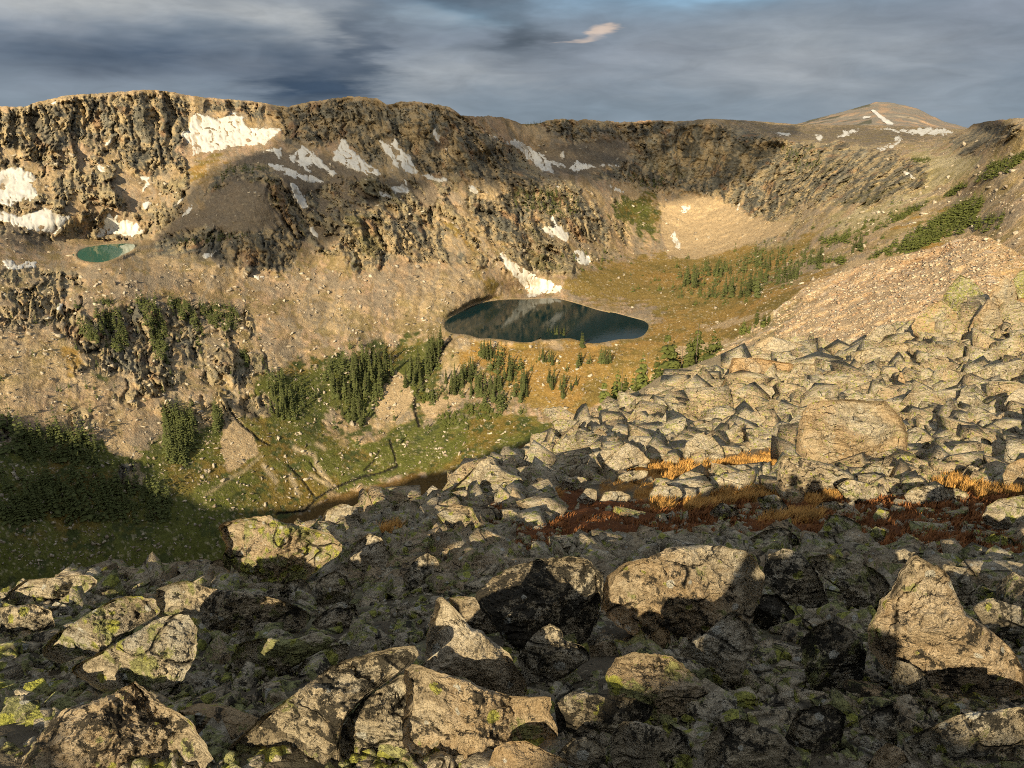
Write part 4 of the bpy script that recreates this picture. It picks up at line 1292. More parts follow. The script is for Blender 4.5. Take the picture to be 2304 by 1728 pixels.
def build_near():
    azs = np.radians(np.concatenate([np.arange(-180, -60, 3.0), np.arange(-60, -37, 1.0), np.arange(-37, 37, 0.19), np.arange(37, 60, 1.0), np.arange(60, 181, 3.0)]))
    rs = np.exp(np.linspace(math.log(0.35), math.log(130), 210))
    R, Az = np.meshgrid(rs, azs, indexing='ij')
    x, y = (R * np.sin(Az)).ravel(), (R * np.cos(Az)).ravel()
    r = R.ravel()
    z = near_z(x, y)
    p = np.stack([x, y, z], -1)
    amp = np.clip(r / 9.0, 0.25, 1.6)
    q = p.copy(); q[:, 2] = 0
    z = z + 0.16 * amp * fbm(q / np.clip(r, 2, 14)[:, None] * 5.0, 2) * 0.6 + 0.07 * np.minimum(amp, 1) * fbm(q * 2.2, 4, 0.6)
    aa, pp = along(x, y)
    lid = np.interp(pp, [-12, -4, -2.7, -2.0, -1.6, -1.4, -0.75, -0.3, 0.2, 6, 9, 20], [-6.0, -3.4, -2.8, -2.1, -1.15, -1.32, -1.30, -0.82, -0.66, -0.68, -1.5, -5.0]) - TAN_EL * aa
    lid = lid + 0.28 * fbm(q * 0.9 + 7, 3) - 0.05
    z = np.where((aa < 0.4) & (z > lid), lid, z)
    p[:, 2] = z
    front = y > 0.3
    u = np.full(len(x), -9999.0); v = u.copy()
    u[front], v[front] = project(p[front])
    mg = np.where(front & (r < 60), msample2(GOLD_G, u, v), 0)
    mr = np.where(front & (r < 40), msample2(RED_G, u, v), 0)
    n = fbm(p * 1.3, 4, 0.6); n2 = fbm(p * 6.0, 3, 0.6)
    a = np.repeat(np.array([[0.115, 0.095, 0.065]], np.float32), len(p), 0)
    a = lay(a, np.array([[0.20, 0.185, 0.11]]), sstep(n, -0.1, 0.6))
    a = lay(a, np.array([[0.05, 0.042, 0.03]]), 0.8 * sstep(n2, 0.1, 0.6))
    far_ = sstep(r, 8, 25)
    a = lay(a, np.array([[0.42, 0.33, 0.20]]), 0.8 * far_)  # paler farther out: colour stands in for sun that only grazes there
    a = lay(a, np.array([[0.13, 0.045, 0.014]]), np.clip(mr * 1.5 + n * 0.5 * (mr > 0.05), 0, 0.95))
    a = lay(a, np.array([[0.33, 0.155, 0.03]]), np.clip(mg * 1.6 + n * 0.4 * (mg > 0.05), 0, 0.95))
    nc = len(azs)
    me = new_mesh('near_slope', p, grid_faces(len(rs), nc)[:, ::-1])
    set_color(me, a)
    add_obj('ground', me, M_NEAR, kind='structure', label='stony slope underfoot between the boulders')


_m2 = {}


def msample2(polys, u, v):
    """soft mask on a grid that also covers the bottom of the picture"""
    key = id(polys)
    if key not in _m2:
        global MV0
        keep = MV0
        MV0 = 500.0
        _m2[key] = mask(polys, 2)
        MV0 = keep
    x = np.clip((u - MU0) / MRES - 0.5, 0, MW - 1.001); y = np.clip((v - 500.0) / MRES - 0.5, 0, MH - 1.001)
    return np.where((u > -300) & (u < 2700), _m2[key][y.astype(int), x.astype(int)], 0)


build_near()

# ------------------------------------------------------------------ rusty scree hillside on the right
HILL = [(1400, 908, 64), (1460, 880, 64), (1560, 812, 66), (1640, 770, 66), (1723, 712, 68), (1779, 671, 69), (1824, 636, 70), (1935, 598, 70), (1953, 591, 70), (2078, 563, 68), (2189, 528, 66), (2230, 535, 64), (2304, 577, 60), (2500, 610, 55)]


def build_hill():
    top = np.array(HILL, float)
    u = np.arange(1385, 2520, 3.0)
    vt = np.interp(u, top[:, 0], top[:, 1]) + 3.2 * fbm(np.stack([u / 26, 0 * u, 0 * u + 3], -1), 5, 0.6)
    rt = np.interp(u, top[:, 0], top[:, 2])
    n = 110
    t = np.linspace(0, 1, n)
    vb = np.interp(u, [1385, 1560, 1700, 1900, 2304, 2520], [1010, 930, 880, 860, 760, 760])
    V = vt[None] + (vb - vt)[None] * t[:, None]
    U = np.broadcast_to(u[None], V.shape)
    rb = np.interp(u, [1385, 1560, 1700, 2000, 2304, 2520], [44, 50, 50, 44, 43, 41])
    q = 1 / rt[None] + (1 / rb - 1 / rt)[None] * t[:, None] ** 1.15
    d = pix_dir(U.ravel(), V.ravel())
    p = d / q.ravel()[:, None] / np.hypot(d[:, 0], d[:, 1])[:, None]
    n1 = fbm(p / 9.0, 4, 0.6); n2 = fbm(p / 1.6, 4, 0.6)
    p = p + d / np.linalg.norm(d, axis=1)[:, None] * ((1.2 * n1 + 0.5 * n2) * np.repeat(sstep(t, 0, .1), len(u)))[:, None]
    a = np.repeat(np.array([[0.44, 0.325, 0.20]], np.float32), len(p), 0)
    a = lay(a, np.array([[0.33, 0.205, 0.12]]), 0.6 * sstep(n1 + 0.7 * n2, 0.05, 0.7))
    left = sstep(1840 - U.ravel() + 60 * n1, -40, 90)
    a = lay(a, np.array([[0.27, 0.22, 0.105]]), 0.8 * left * sstep(n1 + n2, -0.4, 0.4))
    rt_ = sstep(U.ravel() + 50 * n1, 2180, 2290)
    a = lay(a, np.array([[0.44, 0.30, 0.14]]), 0.8 * rt_)
    a = lay(a, np.array([[0.55, 0.45, 0.34]]), 0.75 * sstep(perlin(p / 0.8) + 0.5 * perlin(p / 0.4), 0.28, 0.5))
    back = []
    for dr, dz in ((6, -3), (30, -26), (70, -75)):
        b_ = p[:len(u)].copy(); h = np.hypot(b_[:, 0], b_[:, 1])
        b_[:, 0] *= (h + dr) / h; b_[:, 1] *= (h + dr) / h; b_[:, 2] += dz
        back.append(b_)
    me = new_mesh('scree_hillside', np.concatenate(back[::-1] + [p]), grid_faces(n + 3, len(u)))
    set_color(me, np.concatenate([a[:len(u)]] * 3 + [a]))
    add_obj('hillside', me, M_HILL, kind='structure', label='rust coloured scree slope on the right beyond the boulders')
    return u, vt, vb, q, t, p.reshape(n, len(u), 3)


HU, HVT, HVB, HQ, HT, HP = build_hill()


def hill_point(u, v):
    ci = np.clip(np.searchsorted(HU, u), 0, len(HU) - 1)
    f = np.clip((v - HVT[ci]) / (HVB[ci] - HVT[ci]), 0, 1)
    return HP[(f * (len(HT) - 1)).astype(int), ci]

# ------------------------------------------------------------------ boulders traced one by one: window, outline, short name, where it is, (dark, green, pale, rust)
HERO = [
    ('A', 'big overhanging boulder with yellow lichen', 'on the left brow', (.35, .75, .1, .5), [(1355, 150), (1400, 125), (1560, 100), (1680, 90), (1750, 130), (1900, 160), (2050, 200), (2130, 270), (2110, 330), (1990, 420), (1880, 500), (1720, 560), (1560, 540), (1370, 515), (1370, 400), (1410, 290), (1380, 230)]),
    ('A', 'long flat pale slab', 'at the left picture edge against the dark valley', (.45, .5, .3, .1), [(-20, 650), (60, 560), (150, 490), (300, 478), (440, 462), (560, 455), (615, 490), (590, 530), (480, 600), (420, 605), (230, 605), (100, 645)]),
    ('A', 'dark rounded rock', 'under the long flat slab at the left edge', (.85, .35, 0, 0), [(-30, 670), (100, 650), (200, 640), (320, 680), (345, 780), (250, 850), (100, 865), (-30, 830)]),
    ('A', 'long sloping olive slab', 'left of the big leaning slab', (.45, .6, .05, .2), [(255, 920), (330, 840), (500, 730), (700, 610), (800, 590), (960, 600), (1000, 700), (740, 840), (620, 960), (430, 1060), (380, 1010), (280, 980)]),
    ('A', 'broad humped boulder speckled tan', 'behind the big leaning slab', (.55, .5, .15, .2), [(965, 560), (1050, 510), (1170, 490), (1300, 540), (1500, 560), (1700, 600), (1870, 660), (1940, 720), (1900, 790), (1700, 830), (1500, 860), (1380, 850), (1200, 760), (1060, 720), (965, 730)]),
    ('A', 'big leaning slab with a pointed corner', 'in the sunlit left foreground', (.40, .65, .1, .1), [(430, 1040), (600, 950), (860, 810), (960, 740), (1080, 700), (1160, 710), (1230, 780), (1220, 920), (1190, 1020), (1080, 1200), (1040, 1235), (850, 1180), (640, 1190), (480, 1090)]),
    ('A', 'yellow-green crusted boulder', 'right of the leaning slab', (.3, .95, .25, .1), [(1430, 980), (1500, 880), (1640, 850), (1820, 860), (1980, 810), (2090, 850), (2060, 900), (1870, 1010), (1680, 1100), (1500, 1060)]),
    ('A', 'tilted wedge rock with yellow lichen', 'beside the dark sloping slab', (.4, .8, .2, .1), [(1840, 1060), (1900, 980), (2060, 900), (2170, 880), (2175, 950), (2060, 1060), (1930, 1110)]),
    ('A', 'large peaked boulder cut by shade', 'in the bottom left corner', (.65, .35, .1, .45), [(60, 1720), (250, 1450), (390, 1300), (560, 1250), (720, 1190), (840, 1120), (930, 1190), (1040, 1280), (1180, 1360), (1330, 1590), (1240, 1720), (700, 1760)]),
    ('P', 'huge dark sloping slab', 'at the bottom left of centre', (.85, .35, 0, .25), [(481, 1730), (524, 1670), (600, 1605), (687, 1544), (745, 1500), (800, 1478), (848, 1464), (924, 1453), (952, 1475), (913, 1504), (815, 1573), (772, 1623), (764, 1670), (770, 1750), (600, 1765)]),
    ('P', 'small speckled block', 'on top of the humped boulder at its right end', (.5, .4, .3, .1), [(698, 1403), (723, 1381), (755, 1359), (800, 1358), (808, 1390), (795, 1412), (760, 1428), (720, 1420)]),
    ('A', 'dark dome-shaped rock', 'below the overhanging boulder', (.8, .4, 0, 0), [(1940, 560), (1990, 480), (2080, 430), (2160, 470), (2215, 580), (2160, 650), (2000, 695)]),
    ('A', 'grey wedge stone', 'under the overhanging boulder', (.6, .4, 0, .1), [(1730, 575), (1790, 500), (1880, 480), (1935, 530), (1900, 600), (1800, 615)]),
    ('P', 'smooth tan rounded boulder', 'on the brow right of the overhanging boulder', (.35, .5, .25, .35), [(720, 1190), (731, 1150), (767, 1133), (800, 1140), (812, 1165), (806, 1195), (770, 1205)]),
    ('A', 'low grey stone', 'on the left brow before the dark valley', (.6, .3, .1, .1), [(960, 495), (1000, 460), (1080, 420), (1130, 440), (1100, 495), (990, 512)]),
    ('A', 'thin flake leaning on the brow', 'left of the overhanging boulder', (.5, .3, .1, .6), [(1160, 470), (1280, 390), (1390, 350), (1390, 430), (1300, 480), (1190, 500)]),
    ('B', 'white pointed boulder', 'standing in the centre foreground', (.12, .1, .95, .35), [(565, 1010), (580, 880), (600, 740), (640, 620), (672, 588), (700, 620), (780, 690), (850, 785), (920, 800), (1000, 880), (1090, 940), (1130, 1020), (1190, 1100), (1212, 1185), (1150, 1330), (1000, 1430), (760, 1420), (600, 1300), (560, 1150)]),
    ('B', 'big tan boulder with a shaded front', 'under the white pointed boulder', (.55, .3, .3, .6), [(440, 1040), (500, 1000), (580, 1040), (680, 1070), (820, 1100), (900, 1150), (1100, 1210), (1250, 1220), (1340, 1210), (1360, 1330), (1390, 1420), (1380, 1500), (1250, 1530), (1100, 1560), (960, 1640), (700, 1680), (560, 1600), (440, 1530), (430, 1380), (460, 1240)]),
    ('B', 'orange sunlit boulder', 'at the bottom edge below the tan boulder', (.35, .15, .35, 1.0), [(940, 1690), (1000, 1540), (1080, 1500), (1200, 1490), (1330, 1560), (1480, 1620), (1560, 1690), (1540, 1760), (960, 1760)]),
    ('B', 'large black-crusted boulder', 'behind the white pointed boulder', (.95, .25, 0, .1), [(880, 590), (1000, 470), (1100, 410), (1280, 360), (1480, 340), (1600, 370), (1670, 450), (1680, 560), (1650, 720), (1580, 860), (1400, 930), (1250, 960), (1100, 900), (1000, 780), (930, 680)]),
    ('B', 'tan shoulder of rock', 'between the white pointed boulder and the black boulder', (.5, .2, .3, .4), [(710, 600), (800, 590), (900, 600), (1040, 640), (1080, 700), (1075, 800), (1030, 860), (960, 820), (860, 790), (760, 700)]),
    ('P', 'wide boulder with a golden sunlit top', 'right of the black-crusted boulder', (.65, .2, .3, .65), [(1350, 1330), (1372, 1291), (1415, 1265), (1466, 1251), (1502, 1233), (1545, 1229), (1623, 1229), (1674, 1240), (1706, 1262), (1717, 1298), (1713, 1340), (1690, 1400), (1600, 1460), (1480, 1450), (1420, 1430), (1360, 1385)]),
    ('P', 'knobbly boulder with yellow lichen spots', 'in the lower centre right', (.5, .65, .2, .5), [(1361, 1519), (1386, 1482), (1423, 1468), (1466, 1472), (1509, 1475), (1545, 1502), (1576, 1533), (1605, 1562), (1584, 1600), (1504, 1625), (1440, 1635), (1380, 1610), (1370, 1560)]),
    ('B', 'dark jagged rock with pale tips', 'right of the white pointed boulder', (.9, .2, .2, 0), [(1140, 980), (1200, 880), (1280, 800), (1350, 755), (1420, 800), (1430, 860), (1560, 900), (1600, 980), (1500, 1050), (1330, 1160), (1220, 1170)]),
    ('B', 'dark boulder with a pale left corner', 'at the bottom edge right of centre', (.85, .3, .3, 0), [(1715, 1500), (1740, 1430), (1800, 1370), (1900, 1370), (2000, 1400), (2100, 1390), (2200, 1450), (2245, 1600), (2220, 1740), (1760, 1740)]),
    ('B', 'low dark boulder', 'at the bottom edge beside the orange boulder', (.85, .25, .1, 0), [(1400, 1560), (1480, 1480), (1580, 1460), (1690, 1530), (1695, 1650), (1560, 1700), (1420, 1650)]),
    ('B', 'dark ribbed boulder', 'left of the tan boulder under the pointed one', (.85, .4, .05, .1), [(40, 1420), (180, 1240), (350, 1130), (440, 1060), (470, 1250), (440, 1400), (450, 1570), (300, 1640), (120, 1650), (30, 1530)]),
    ('B', 'white-topped rounded rock', 'on the shaded slope below the brow', (.5, .2, .75, 0), [(100, 330), (150, 250), (220, 198), (300, 230), (335, 300), (420, 380), (425, 470), (250, 490), (120, 420)]),
    ('B', 'grey streaked boulder', 'in the shade left of the black-crusted boulder', (.7, .3, .25, 0), [(430, 480), (500, 370), (580, 320), (660, 370), (660, 480), (550, 570), (450, 545)]),
    ('B', 'square tan block', 'at the left end of the red turf on the brow', (.4, .5, .2, .35), [(640, 90), (680, 50), (760, 15), (860, 40), (910, 140), (905, 205), (760, 215), (690, 160)]),
    ('B', 'small yellow-green stone', 'in the shade above the white pointed boulder', (.3, .95, .2, .1), [(570, 485), (640, 430), (725, 470), (690, 540), (590, 560)]),
    ('B', 'blocky dark boulder', 'below the knobbly yellow-spotted boulder', (.85, .45, 0, .1), [(1370, 1260), (1500, 1180), (1690, 1200), (1880, 1230), (2000, 1280), (1960, 1360), (1700, 1510), (1500, 1520), (1400, 1420)]),
    ('B', 'smooth brown stone', 'between dark rocks right of the pointed boulder', (.35, .1, .1, .5), [(1590, 905), (1680, 870), (1745, 880), (1775, 940), (1700, 1010), (1610, 990)]),
    ('B', 'rusty round stone', 'under the golden-topped boulder', (.45, .1, .1, 1.0), [(1975, 830), (2030, 780), (2090, 800), (2100, 880), (2040, 930), (1990, 890)]),
    ('C', 'tall pyramid boulder with a glowing face', 'in the right foreground', (.5, .25, .55, .55), [(1230, 830), (1320, 620), (1400, 530), (1450, 430), (1490, 350), (1540, 340), (1620, 380), (1740, 450), (1800, 600), (1850, 700), (1990, 790), (2120, 900), (2215, 1050), (2240, 1210), (2000, 1300), (1700, 1290), (1500, 1100), (1330, 1030), (1250, 930)]),
    ('C', 'hooked peak of pale rock', 'left of the pyramid boulder', (.55, .25, .5, .3), [(100, 910), (220, 830), (330, 730), (400, 675), (470, 730), (520, 800), (545, 890), (480, 1010), (460, 1110), (320, 1190), (240, 1010), (60, 960)]),
    ('C', 'small fin with a bright tip', 'below the pyramid boulder', (.8, .25, .3, .1), [(1385, 1060), (1400, 980), (1500, 1010), (1600, 1080), (1650, 1190), (1560, 1260), (1400, 1200)]),
    ('C', 'dark domed boulder with yellow-green spots', 'between the hooked peak and the pyramid', (.85, .6, .1, 0), [(820, 870), (900, 780), (1000, 740), (1100, 780), (1200, 850), (1230, 960), (1210, 1110), (1050, 1220), (900, 1200), (850, 1070)]),
    ('C', 'mottled boulder with a grey crown', 'at the bottom edge right of the pale-cornered boulder', (.75, .4, .2, .15), [(220, 1520), (300, 1390), (420, 1350), (560, 1390), (700, 1450), (800, 1560), (900, 1680), (860, 1740), (230, 1740)]),
    ('C', 'brown-pink stub of rock', 'at the bottom edge in the right corner area', (.35, .1, .3, .6), [(1230, 1680), (1290, 1560), (1360, 1500), (1450, 1540), (1500, 1620), (1550, 1700), (1540, 1750), (1240, 1750)]),
    ('C', 'broad dark banded boulder', 'filling the bottom right corner', (.85, .35, .15, .1), [(1450, 1480), (1600, 1420), (1800, 1330), (2000, 1300), (2212, 1280), (2260, 1500), (2250, 1700), (1900, 1710), (1560, 1650), (1480, 1550)]),
    ('C', 'grey whaleback boulder', 'right of the golden-topped boulder', (.75, .35, .3, 0), [(590, 500), (600, 350), (720, 290), (830, 330), (900, 400), (960, 520), (1020, 700), (800, 670), (680, 590)]),
    ('C', 'mossy tilted slab', 'between the whaleback and the pyramid boulder', (.65, .6, .2, .15), [(850, 350), (1000, 330), (1200, 380), (1310, 440), (1385, 520), (1310, 650), (1150, 715), (1060, 540), (960, 470)]),
    ('C', 'grey round rock', 'just behind the tip of the pyramid boulder', (.6, .25, .3, 0), [(1355, 420), (1400, 310), (1460, 290), (1560, 330), (1540, 400), (1460, 470), (1380, 470)]),
    ('C', 'black lump of rock', 'behind the hooked peak', (.95, .2, .1, 0), [(400, 590), (540, 580), (690, 580), (790, 700), (730, 810), (560, 790), (440, 700)]),
    ('C', 'stubby lichen-spotted rock', 'at the lower centre right beneath the domed boulder', (.85, .5, .05, .2), [(720, 1480), (800, 1300), (1000, 1260), (1110, 1330), (1070, 1510), (960, 1640), (800, 1560)]),
    ('C', 'narrow upright rock', 'beneath the small bright-tipped fin', (.8, .35, .2, .2), [(1180, 1360), (1300, 1290), (1390, 1260), (1440, 1400), (1450, 1500), (1280, 1560)]),
    ('C', 'dark slab edge', 'right of the pyramid boulder at the picture edge', (.8, .4, .2, .1), [(1880, 650), (2000, 600), (2200, 660), (2240, 910), (2120, 900), (1960, 780)]),
    ('C', 'greenish cracked rock', 'behind the pyramid boulder to its right', (.6, .65, .2, 0), [(1700, 390), (1850, 420), (1910, 560), (1860, 660), (1750, 560)]),
    ('C', 'triangular rock with a bright left face', 'standing in the red turf', (.5, .7, .25, .2), [(930, 210), (1000, 85), (1100, 90), (1205, 150), (1195, 250), (1080, 310), (960, 260)]),
    ('C', 'dark mossy hummock rock', 'at the lower edge of the red turf', (.75, .6, .1, 0), [(490, 240), (600, 180), (720, 160), (805, 220), (825, 300), (600, 315)]),
    ('C', 'grey-green domed stone', 'where the shade line crosses the turf', (.5, .6, .2, .1), [(245, 75), (330, 5), (430, 50), (445, 85), (330, 115)]),
    ('C', 'mossy stone half in shade', 'below the shadow of the photographer', (.5, .7, .15, .1), [(555, 5), (620, -30), (700, 10), (755, 60), (650, 92), (590, 55)]),
    ('G', 'great tan block', 'standing highest on the right slope', (.28, .3, .25, .65), [(325, 625), (330, 450), (370, 300), (430, 215), (560, 190), (770, 180), (900, 190), (1060, 190), (1110, 260), (1190, 330), (1255, 470), (1245, 620), (1100, 705), (1000, 705), (850, 700), (760, 795), (640, 740), (420, 700)]),
    ('G', 'smooth rounded boulder', 'in front of the great tan block, crossed by a human shadow', (.5, .45, .35, .3), [(165, 860), (190, 650), (300, 640), (450, 680), (620, 720), (760, 790), (825, 830), (700, 890), (620, 930), (480, 970), (330, 990), (200, 970)]),
    ('G', 'black-spotted pale stone', 'in front of the great tan block to the right', (.5, .65, .5, .1), [(650, 895), (760, 840), (880, 870), (1000, 900), (1015, 985), (900, 1040), (760, 1030)]),
    ('G', 'long low boulder', 'between the two orange grass tufts on the right', (.6, .4, .35, 0), [(1205, 980), (1290, 910), (1500, 890), (1700, 930), (1775, 980), (1700, 1035), (1400, 1048), (1250, 1040)]),
    ('G', 'large pale boulder crusted yellow on top', 'at the right picture edge by the red turf', (.35, .6, .55, .1), [(1865, 1160), (1900, 1070), (2000, 1010), (2212, 970), (2260, 1200), (2220, 1290), (1980, 1245), (1880, 1210)]),
    ('G', 'orange-brown boulder', 'at the right picture edge above the grass tuft', (.35, .2, .2, .8), [(2035, 810), (2080, 720), (2200, 660), (2260, 700), (2250, 910), (2100, 940), (2050, 890)]),
    ('G', 'speckled stone', 'in the orange grass below the smooth boulder', (.6, .55, .4, 0), [(475, 1075), (540, 1030), (640, 1020), (765, 1070), (700, 1105), (520, 1108)]),
    ('G', 'white-grey boulder', 'at the right picture edge on the upper slope', (.25, .2, .9, 0), [(2045, 220), (2080, 150), (2160, 90), (2260, 50), (2260, 345), (2120, 315)]),
    ('G', 'tan table-topped boulder', 'right of the great tan block', (.35, .6, .3, .2), [(1305, 630), (1400, 540), (1600, 470), (1725, 500), (1665, 600), (1500, 650), (1400, 650)]),
    ('G', 'rounded tan boulder', 'next to the table-topped boulder on its right', (.35, .55, .3, .2), [(1665, 610), (1720, 510), (1850, 480), (1955, 540), (1880, 610), (1760, 650)]),
    ('G', 'half-buried egg-shaped rock', 'below the table-topped boulder', (.45, .45, .2, .1), [(1475, 690), (1600, 640), (1785, 650), (1710, 745), (1580, 760)]),
    ('G', 'green-yellow rounded stone', 'tucked under the great tan block on the right', (.25, .95, .2, .1), [(1085, 720), (1200, 640), (1310, 650), (1365, 740), (1250, 800), (1120, 770)]),
    ('G', 'grey-brown wedge rock', 'directly below the great tan block', (.5, .4, .15, .2), [(815, 810), (960, 710), (1150, 740), (1205, 820), (1100, 860), (920, 880), (860, 860)]),
    ('G', 'shaded slab with pale blotches', 'left of the orange-brown boulder', (.6, .35, .35, .1), [(1685, 810), (1760, 720), (1850, 750), (2035, 770), (2010, 850), (1780, 850)]),
    ('G', 'oblong rock', 'upper right slope beneath the pale slab', (.4, .4, .3, .2), [(1585, 250), (1700, 130), (1845, 180), (1830, 265), (1680, 300)]),
    ('G', 'brown knob', 'upper right slope beside the long shadow', (.35, .4, .2, .35), [(1815, 95), (1900, 40), (2065, 60), (2050, 140), (1900, 180)]),
    ('G', 'small green dome', 'in the dark red turf on the right', (.4, .95, .1, 0), [(955, 1150), (1000, 1090), (1095, 1110), (1090, 1190), (980, 1210)]),
    ('G', 'pale green stone', 'in the red turf below the small green dome', (.35, .95, .3, 0), [(915, 1290), (980, 1230), (1075, 1270), (1050, 1350), (960, 1390), (915, 1360)]),
    ('G', 'grey slanted rock', 'left end of the red turf under the human shadow', (.5, .5, .3, 0), [(-10, 990), (150, 970), (200, 1000), (265, 1090), (180, 1150), (60, 1140)]),
    ('G', 'low mossy rock', 'behind the long low boulder', (.55, .65, .1, 0), [(1210, 850), (1320, 830), (1405, 860), (1300, 915), (1165, 945)]),
    ('G', 'dark overhung rock', 'left of the long low boulder', (.75, .35, .1, 0), [(915, 870), (1050, 820), (1195, 840), (1145, 940), (1010, 945)]),
    ('G', 'bright green crusted slab', 'at the right edge of the red turf', (.3, 1.0, .2, 0), [(1855, 1340), (1960, 1290), (2120, 1340), (2145, 1425), (2000, 1405)]),
    ('D', 'upper block of the split tan boulder', 'on the hillside skyline', (.12, .1, .8, .4), [(928, 408), (945, 355), (1010, 328), (1080, 345), (1190, 375), (1185, 430), (1150, 452), (1060, 437), (975, 422)]),
    ('D', 'lower block of the split tan boulder', 'leaning under the upper block', (0, 0, .6, 1.0), [(770, 580), (820, 500), (830, 430), (960, 432), (1080, 452), (1135, 457), (1110, 495), (1030, 530), (960, 540), (880, 585), (820, 590)]),
    ('D', 'rough brown rock', 'at the right foot of the split boulder', (.4, .35, .1, .4), [(1085, 560), (1120, 480), (1150, 455), (1225, 460), (1235, 525), (1150, 570)]),
    ('E', 'upright lichened slab', 'on the upper right slope', (.35, .85, 0, .2), [(1330, 445), (1400, 320), (1530, 180), (1620, 220), (1710, 300), (1810, 415), (1710, 480), (1640, 570), (1575, 700), (1480, 600), (1390, 510)]),
    ('E', 'leaning yellow-brown block', 'left of the upright lichened slab', (.2, .6, .15, .8), [(1005, 730), (1060, 650), (1150, 560), (1190, 520), (1330, 460), (1400, 520), (1480, 590), (1565, 700), (1530, 750), (1440, 810), (1380, 900), (1250, 850), (1120, 880), (1040, 840)]),
    ('E', 'smooth tan tilted slab', 'right of the upright lichened slab', (.15, .15, .1, .65), [(1615, 780), (1680, 640), (1760, 530), (1830, 420), (1940, 560), (1995, 730), (1900, 810), (1760, 845), (1640, 860)]),
    ('E', 'tall brown face of rock', 'behind the smooth tan slab at the upper right', (.15, .1, .05, .65), [(1830, 405), (1900, 310), (2030, 180), (2090, 250), (2155, 440), (2095, 570), (2015, 650), (1990, 720), (1905, 560)]),
    ('E', 'orange overhang rock', 'at the right picture edge below the brown face', (.15, .2, .1, 1.0), [(2010, 590), (2100, 520), (2150, 440), (2260, 420), (2260, 690), (2100, 735), (2000, 715)]),
    ('E', 'yellow-lichened top rock', 'at the right picture edge highest on the slope', (.25, .95, .3, .1), [(2095, 230), (2170, 140), (2260, 110), (2260, 460), (2155, 440)]),
    ('E', 'pinkish flat-topped rock', 'below the scree left of the leaning block', (.25, .3, .5, .25), [(425, 970), (560, 800), (640, 740), (760, 710), (855, 780), (820, 840), (720, 890), (650, 970), (500, 1000)]),
    ('E', 'long tan ledge', 'below the pinkish flat-topped rock', (.3, .4, .35, .4), [(345, 1090), (400, 1010), (560, 980), (720, 960), (960, 900), (1005, 960), (940, 1080), (860, 1150), (660, 1115), (420, 1150)]),
    ('E', 'rusty spear of rock', 'pointing up amid the right slope rubble', (.2, .1, .1, .9), [(835, 1430), (860, 1300), (890, 1210), (945, 1310), (925, 1390), (880, 1480)]),
    ('E', 'broad sloping slab', 'at the right picture edge above the white-grey boulder', (.35, .45, .3, .15), [(1545, 1390), (1650, 1250), (1900, 1150), (2230, 1080), (2260, 1270), (2100, 1350), (1860, 1365), (1700, 1405)]),
    ('F', 'dark shark-fin rock', 'on the brow left of the split boulder', (.6, .4, 0, .1), [(1265, 770), (1340, 700), (1420, 595), (1445, 720), (1435, 800), (1340, 850), (1280, 830)]),
    ('F', 'flat brow stone', 'at the edge of the drop above the dark valley shadow', (.45, .6, .2, .1), [(150, 915), (210, 895), (400, 905), (385, 960), (310, 1005), (220, 1025), (180, 1000)]),
    ('F', 'angular grey rock', 'right of the flat brow stone', (.5, .4, .25, .1), [(305, 1010), (400, 920), (540, 880), (555, 960), (480, 1030), (380, 1030)]),
    ('F', 'split orange-edged rock', 'on the brow below the angular grey rock', (.4, .3, .2, .6), [(455, 1070), (540, 965), (600, 1010), (655, 1130), (540, 1160), (490, 1170)]),
    ('F', 'lichened slab', 'on the brow left of the orange-edged rock', (.45, .6, .15, .1), [(150, 1130), (240, 1060), (330, 1020), (440, 1030), (475, 1135), (400, 1210), (250, 1220), (160, 1200)]),
    ('K', 'pointed brow boulder', 'rising over the brown meadow', (.3, .5, .35, .2), [(1190, 1450), (1310, 1340), (1390, 1255), (1455, 1230), (1500, 1290), (1560, 1330), (1685, 1375), (1610, 1460), (1480, 1500), (1330, 1500), (1230, 1515)]),
    ('K', 'orange-cornered block', 'on the brow above the pointed brow boulder', (.4, .45, .2, .5), [(1635, 1220), (1680, 1150), (1780, 1105), (1845, 1110), (1835, 1190), (1740, 1260), (1640, 1280)]),
    ('K', 'small tan cube of rock', 'on the lower brow right of the rounded boulder', (.3, .45, .2, .45), [(838, 1570), (900, 1510), (980, 1525), (1012, 1585), (960, 1630), (880, 1650), (850, 1610)]),
    ('K', 'tiny pointed stone', 'on the brow left of the tan cube', (.35, .6, .15, 0), [(742, 1610), (790, 1535), (825, 1605), (760, 1640)]),
    ('F', 'smooth tan slab', 'left of the big pale triangular boulder', (.25, .3, .4, .3), [(335, 1300), (380, 1220), (540, 1160), (660, 1150), (685, 1170), (560, 1300), (520, 1355), (400, 1355)]),
    ('F', 'big pale triangular boulder', 'above the golden grass in the middle slope', (.25, .3, .65, .3), [(525, 1330), (600, 1240), (700, 1150), (780, 1090), (860, 1130), (940, 1210), (985, 1260), (860, 1275), (740, 1325), (620, 1365)]),
    ('F', 'broad cracked slab', 'above the golden grass left of the great block', (.35, .4, .5, .1), [(1235, 1210), (1270, 1090), (1360, 1010), (1480, 1040), (1560, 1130), (1595, 1200), (1480, 1255), (1330, 1255)]),
    ('F', 'flat grey stone', 'between two strips of golden grass', (.4, .4, .5, 0), [(635, 1460), (700, 1370), (800, 1325), (945, 1320), (965, 1360), (850, 1410), (740, 1445)]),
    ('F', 'trapezoid pale stone', 'below the golden grass strip', (.35, .35, .6, .1), [(945, 1550), (1000, 1460), (1060, 1440), (1205, 1460), (1245, 1535), (1160, 1592), (1040, 1585)]),
